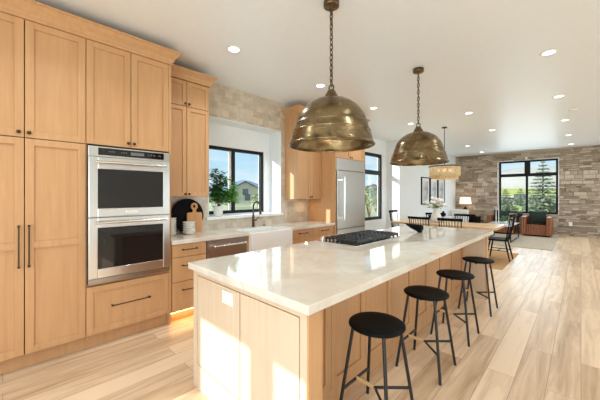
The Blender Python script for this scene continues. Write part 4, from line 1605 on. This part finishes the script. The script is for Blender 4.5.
for k in range(14): m.box(13.108, 13.12, 2.96 + k * .047, 2.985 + k * .047, .06, .515)
m.build('body', M['black_wood'], t)
t = thing('table_lamp', 'table lamp with white shade and black base near the stone corner', 'lamp', (13.34, 3.43, .5505))
zb_ = .551
MB().lathe([(0, 0), (.10, 0), (.10, .012), (.075, .03), (.105, .12), (.11, .20), (.085, .30), (.035, .36), (.03, .38), (0, .38)], (13.34, 3.43, zb_), 24).build('base', M['black_wood'], t)
MB().cyl((13.34, 3.43, zb_ + .378), (13.34, 3.43, 1.30), .008, 8).build('stem', M['bronze'], t)
MB().lathe([(.225, 1.05), (.195, 1.33), (.190, 1.33), (.220, 1.05)], (13.34, 3.43, 0), 36).build('lamp_shade', M['shade'], t)
MB().ball((13.34, 3.43, 1.17), .03, .03, .045, 10, 8).build('bulb', M['bulb'], t)
lamp('table_lamp_bulb', 'POINT', (0, 0, .62), 6, (1.0, .74, .46), shadow_soft_size=.06).parent = t
m = MB().box(13.14, 13.30, 3.12, 3.34, .5508, .575)
tag(m.build('book', M['mat_board'], None, .002), 'white book lying beside the table lamp base', 'book')

# outlet and sensor on the stone wall
t = thing('wall_outlet', 'white electrical outlet low on the stone wall right of the armchair', 'outlet', (XS - .04, .26, .416))
MB().box(XS - .055, XS - .012, .215, .305, .345, .485).build('plate', M['switch'], t, .004)
m = MB()
for zz in (.385, .445): m.box(XS - .0575, XS - .0552, .242, .278, zz - .018, zz + .018)
m.build('socket', M['mat_board'], t)
tag(MB().box(XS - .07, XS - .036, 1.43, 1.50, 2.765, 2.84).build('motion_sensor', M['switch'], None, .008), 'small white sensor above the stone wall window', 'sensor')

# ================================================================== OUTSIDE
GZ = -0.35
struct('ground', MB().box(-300, 500, -300, 500, GZ - .3, GZ), M['grass'])


def hills(name, pts, depth, mat, z0=GZ - 1):
    """ridge line of (x, y, height); sloping down to both sides"""
    m = MB()
    n_ = len(pts)
    vs, fs = [], []
    for x_, y_, h_ in pts:
        d_ = Vector((x_, y_, 0)).normalized() * depth
        vs += [(x_ - d_.x, y_ - d_.y, z0), (x_ - d_.x * .45, y_ - d_.y * .45, h_ * .6), (x_, y_, h_), (x_ + d_.x, y_ + d_.y, z0)]
    for i in range(n_ - 1):
        for k in range(3):
            fs.append((i * 4 + k, i * 4 + k + 1, i * 4 + 5 + k, i * 4 + 4 + k))
    m.add(vs, fs, True)
    return struct(name, m, mat, fix=False)


def pix(px_, py_, d_):
    F = Vector((math.cos(THETA), math.sin(THETA), 0))
    R_ = Vector((math.sin(THETA), -math.cos(THETA), 0))
    p = (F + R_ * ((px_ - 300) / 289) + Vector((0, 0, 1)) * ((195 - py_) / 289)) * d_
    return (p.x, p.y, 1.42 + p.z)


rs = random.Random(21)
ridge = [pix(x_, y_, 420) for x_, y_ in [(120, 191), (150, 189), (180, 188), (205, 186), (222, 184), (234, 182), (243, 180), (250, 181), (258, 184), (270, 187), (300, 189), (340, 190), (380, 190), (430, 191)]]
hills('mountain', ridge, 90, M['mountain'])
ridge = [pix(x_, y_, 300) for x_, y_ in [(440, 178), (470, 172), (500, 171), (512, 169), (525, 167), (540, 167), (560, 166), (600, 170), (660, 176)]]
hills('hill', ridge, 110, M['tanhill'])
struct('field', MB().add([pix(470, 196.2, 95), pix(585, 196.2, 95), pix(600, 188.5, 185), pix(455, 188.5, 185)], [(0, 1, 2, 3)]), M['field'], fix=False)
struct('driveway', MB().box(-6, 7, 6.5, 17, GZ, GZ + .03), M['concrete'])


def house(loc, rz, w_, d_, h_, rh, wall, label, name='house'):
    t = thing(name, label, 'house', loc, None, rz, local=True)
    MB().box(-w_ / 2, w_ / 2, -d_ / 2, d_ / 2, 0, h_).prism([(-w_ / 2, h_), (w_ / 2, h_), (0, h_ + rh)], -d_ / 2, d_ / 2, 'y').build('wall', M[wall], t)
    m = MB()
    for s in (-1, 1):
        m.prism([(s * (w_ / 2 + .5), h_ - .38), (s * (w_ / 2 + .5), h_ - .12), (0, h_ + rh + .28), (0, h_ + rh + .02)], -d_ / 2 - .4, d_ / 2 + .4, 'y')
    m.build('roof', M['house_roof'], t)
    for x_, z_ in [(-w_ * .28, h_ * .3), (w_ * .05, h_ * .3), (w_ * .3, h_ * .3), (0, h_ * .78)]:
        MB().box(x_ - .55, x_ + .55, -d_ / 2 - .03, -d_ / 2 - .001, z_, z_ + 1.3).build('window', M['house_glass'], t)
    MB().box(-w_ * .02 - .5, -w_ * .02 + .5, -d_ / 2 - .04, -d_ / 2 - .001, 0.02, 2.1).build('door', M['house_roof'], t) if h_ > 6 else None
    return t


def at(px_, d_, z_=GZ):
    p = pix(px_, 195, d_)
    return (p[0], p[1], z_)


house(at(244, 62), -.55, 8.5, 10, 2.2, 2.1, 'house_wall', 'beige gabled house seen through the sink window')
house(at(276, 80), -.3, 10, 8, 2.0, 1.7, 'house_wall', 'house farther right beyond the sink window')
house(at(371, 45), -.9, 6, 6, 1.9, 1.2, 'house_wall', 'pale house seen through the tall nook window')
house(at(519, 34), -1.4, 6, 3.5, .75, .35, 'house_wall2', 'low blue building beyond the stone wall window')


def spruce(loc, H_, R_, seed, label, whorls=16, per=9, dense=1.0):
    rs = random.Random(seed)
    t = thing('spruce_tree', label, 'tree', loc, 'trees beyond the windows', local=True)
    MB().tube([(0, 0, 0), (0, 0, H_ * .97)], [H_ * .022, H_ * .004], 8).build('trunk', M['bark'], t)
    lf = MB()
    for i in range(whorls):
        u = i / (whorls - 1)
        z_ = H_ * (.06 + .92 * u)
        rr = R_ * (1 - u) ** .85 + .04
        for k in range(per):
            a = 2 * PI * (k + .5 * (i % 2)) / per + rs.uniform(-.2, .2)
            L_ = rr * rs.uniform(.75, 1.1)
            dv = Vector((math.cos(a), math.sin(a), .0))
            p0 = Vector((0, 0, z_))
            p1 = p0 + dv * L_ + Vector((0, 0, -L_ * .12 + .02))
            lf.tube([p0, p1], [.016, .006], 5)
            nn = max(4, int(L_ * 20 * dense))
            for j in range(nn):
                q = p0.lerp(p1, (j + 1) / nn)
                for s in (-1, 1):
                    sd = Vector((-dv.y, dv.x, 0)) * s
                    lf.leaf(q, sd * .8 + dv * .6 + Vector((0, 0, rs.uniform(-.5, .35))), (rs.uniform(-1, 1), rs.uniform(-1, 1), .4), min(.26, .08 + L_ * .2), .075)
    lf.build('foliage', M['spruce'], t, fix=False)
    return t


spruce(at(543, 16.4), 3.70, 1.15, 1, 'tall sparse spruce right of centre outside the stone wall window', 19, 11)
spruce(at(505.5, 20), 2.15, .70, 2, 'small spruce outside the stone wall window at its left edge', 17, 10)
spruce(at(520.5, 24), 2.3, .75, 3, 'small spruce beyond the stone wall window near its middle bar', 17, 10)


def bush(loc, R_, H_, seed, label, mat='bush', n_=420):
    rs = random.Random(seed)
    t = thing('bush', label, 'bush', loc, 'bushes beyond the windows', local=True)
    m = MB()
    for k in range(6):
        a = rs.uniform(0, 2 * PI)
        m.tube([(0, 0, 0), (.5 * R_ * math.cos(a), .5 * R_ * math.sin(a), H_ * .7)], [.03, .01], 6)
    m.build('stem', M['bark'], t)
    lf = MB()
    for k in range(n_):
        a, b = rs.uniform(0, 2 * PI), math.acos(rs.uniform(-.2, 1))
        r_ = rs.uniform(.6, 1.0)
        p = (R_ * r_ * math.sin(b) * math.cos(a), R_ * r_ * math.sin(b) * math.sin(a), H_ * .45 + H_ * .55 * r_ * math.cos(b))
        lf.leaf(p, (rs.uniform(-1, 1), rs.uniform(-1, 1), rs.uniform(-.3, 1)), (0, 0, 1), R_ * .28, R_ * .16)
    lf.build('foliage', M[mat], t, fix=False)
    return t


for k, (px_, d_, R_, H_, lb) in enumerate([
        (548, 19, .9, 1.15, 'bush outside the stone wall window under the tall spruce'),
        (533, 21, .9, 1.05, 'bush outside the stone wall window left of the tall spruce'),
        (511, 23, .9, 1.0, 'bush outside the stone wall window between the small spruces'),
        (556, 23, .9, 1.7, 'bush outside the stone wall window at its right edge'),
        (369, 22, .8, 2.4, 'green shrub outside the tall nook window'),
        (376, 30, 1.0, 1.6, 'farther shrub outside the tall nook window'),
        (230, 36, 1.2, 1.9, 'green shrub left of the beige house outside the sink window'),
        (259, 40, 1.3, 1.8, 'green shrub right of the beige house outside the sink window'),
        (213, 40, 1.4, 1.7, 'green shrub outside the left pane of the sink window')]):
    bush(at(px_, d_), R_, H_, 40 + k, lb)

for o_ in bpy.data.objects:
    if '_local' in o_: del o_['_local']
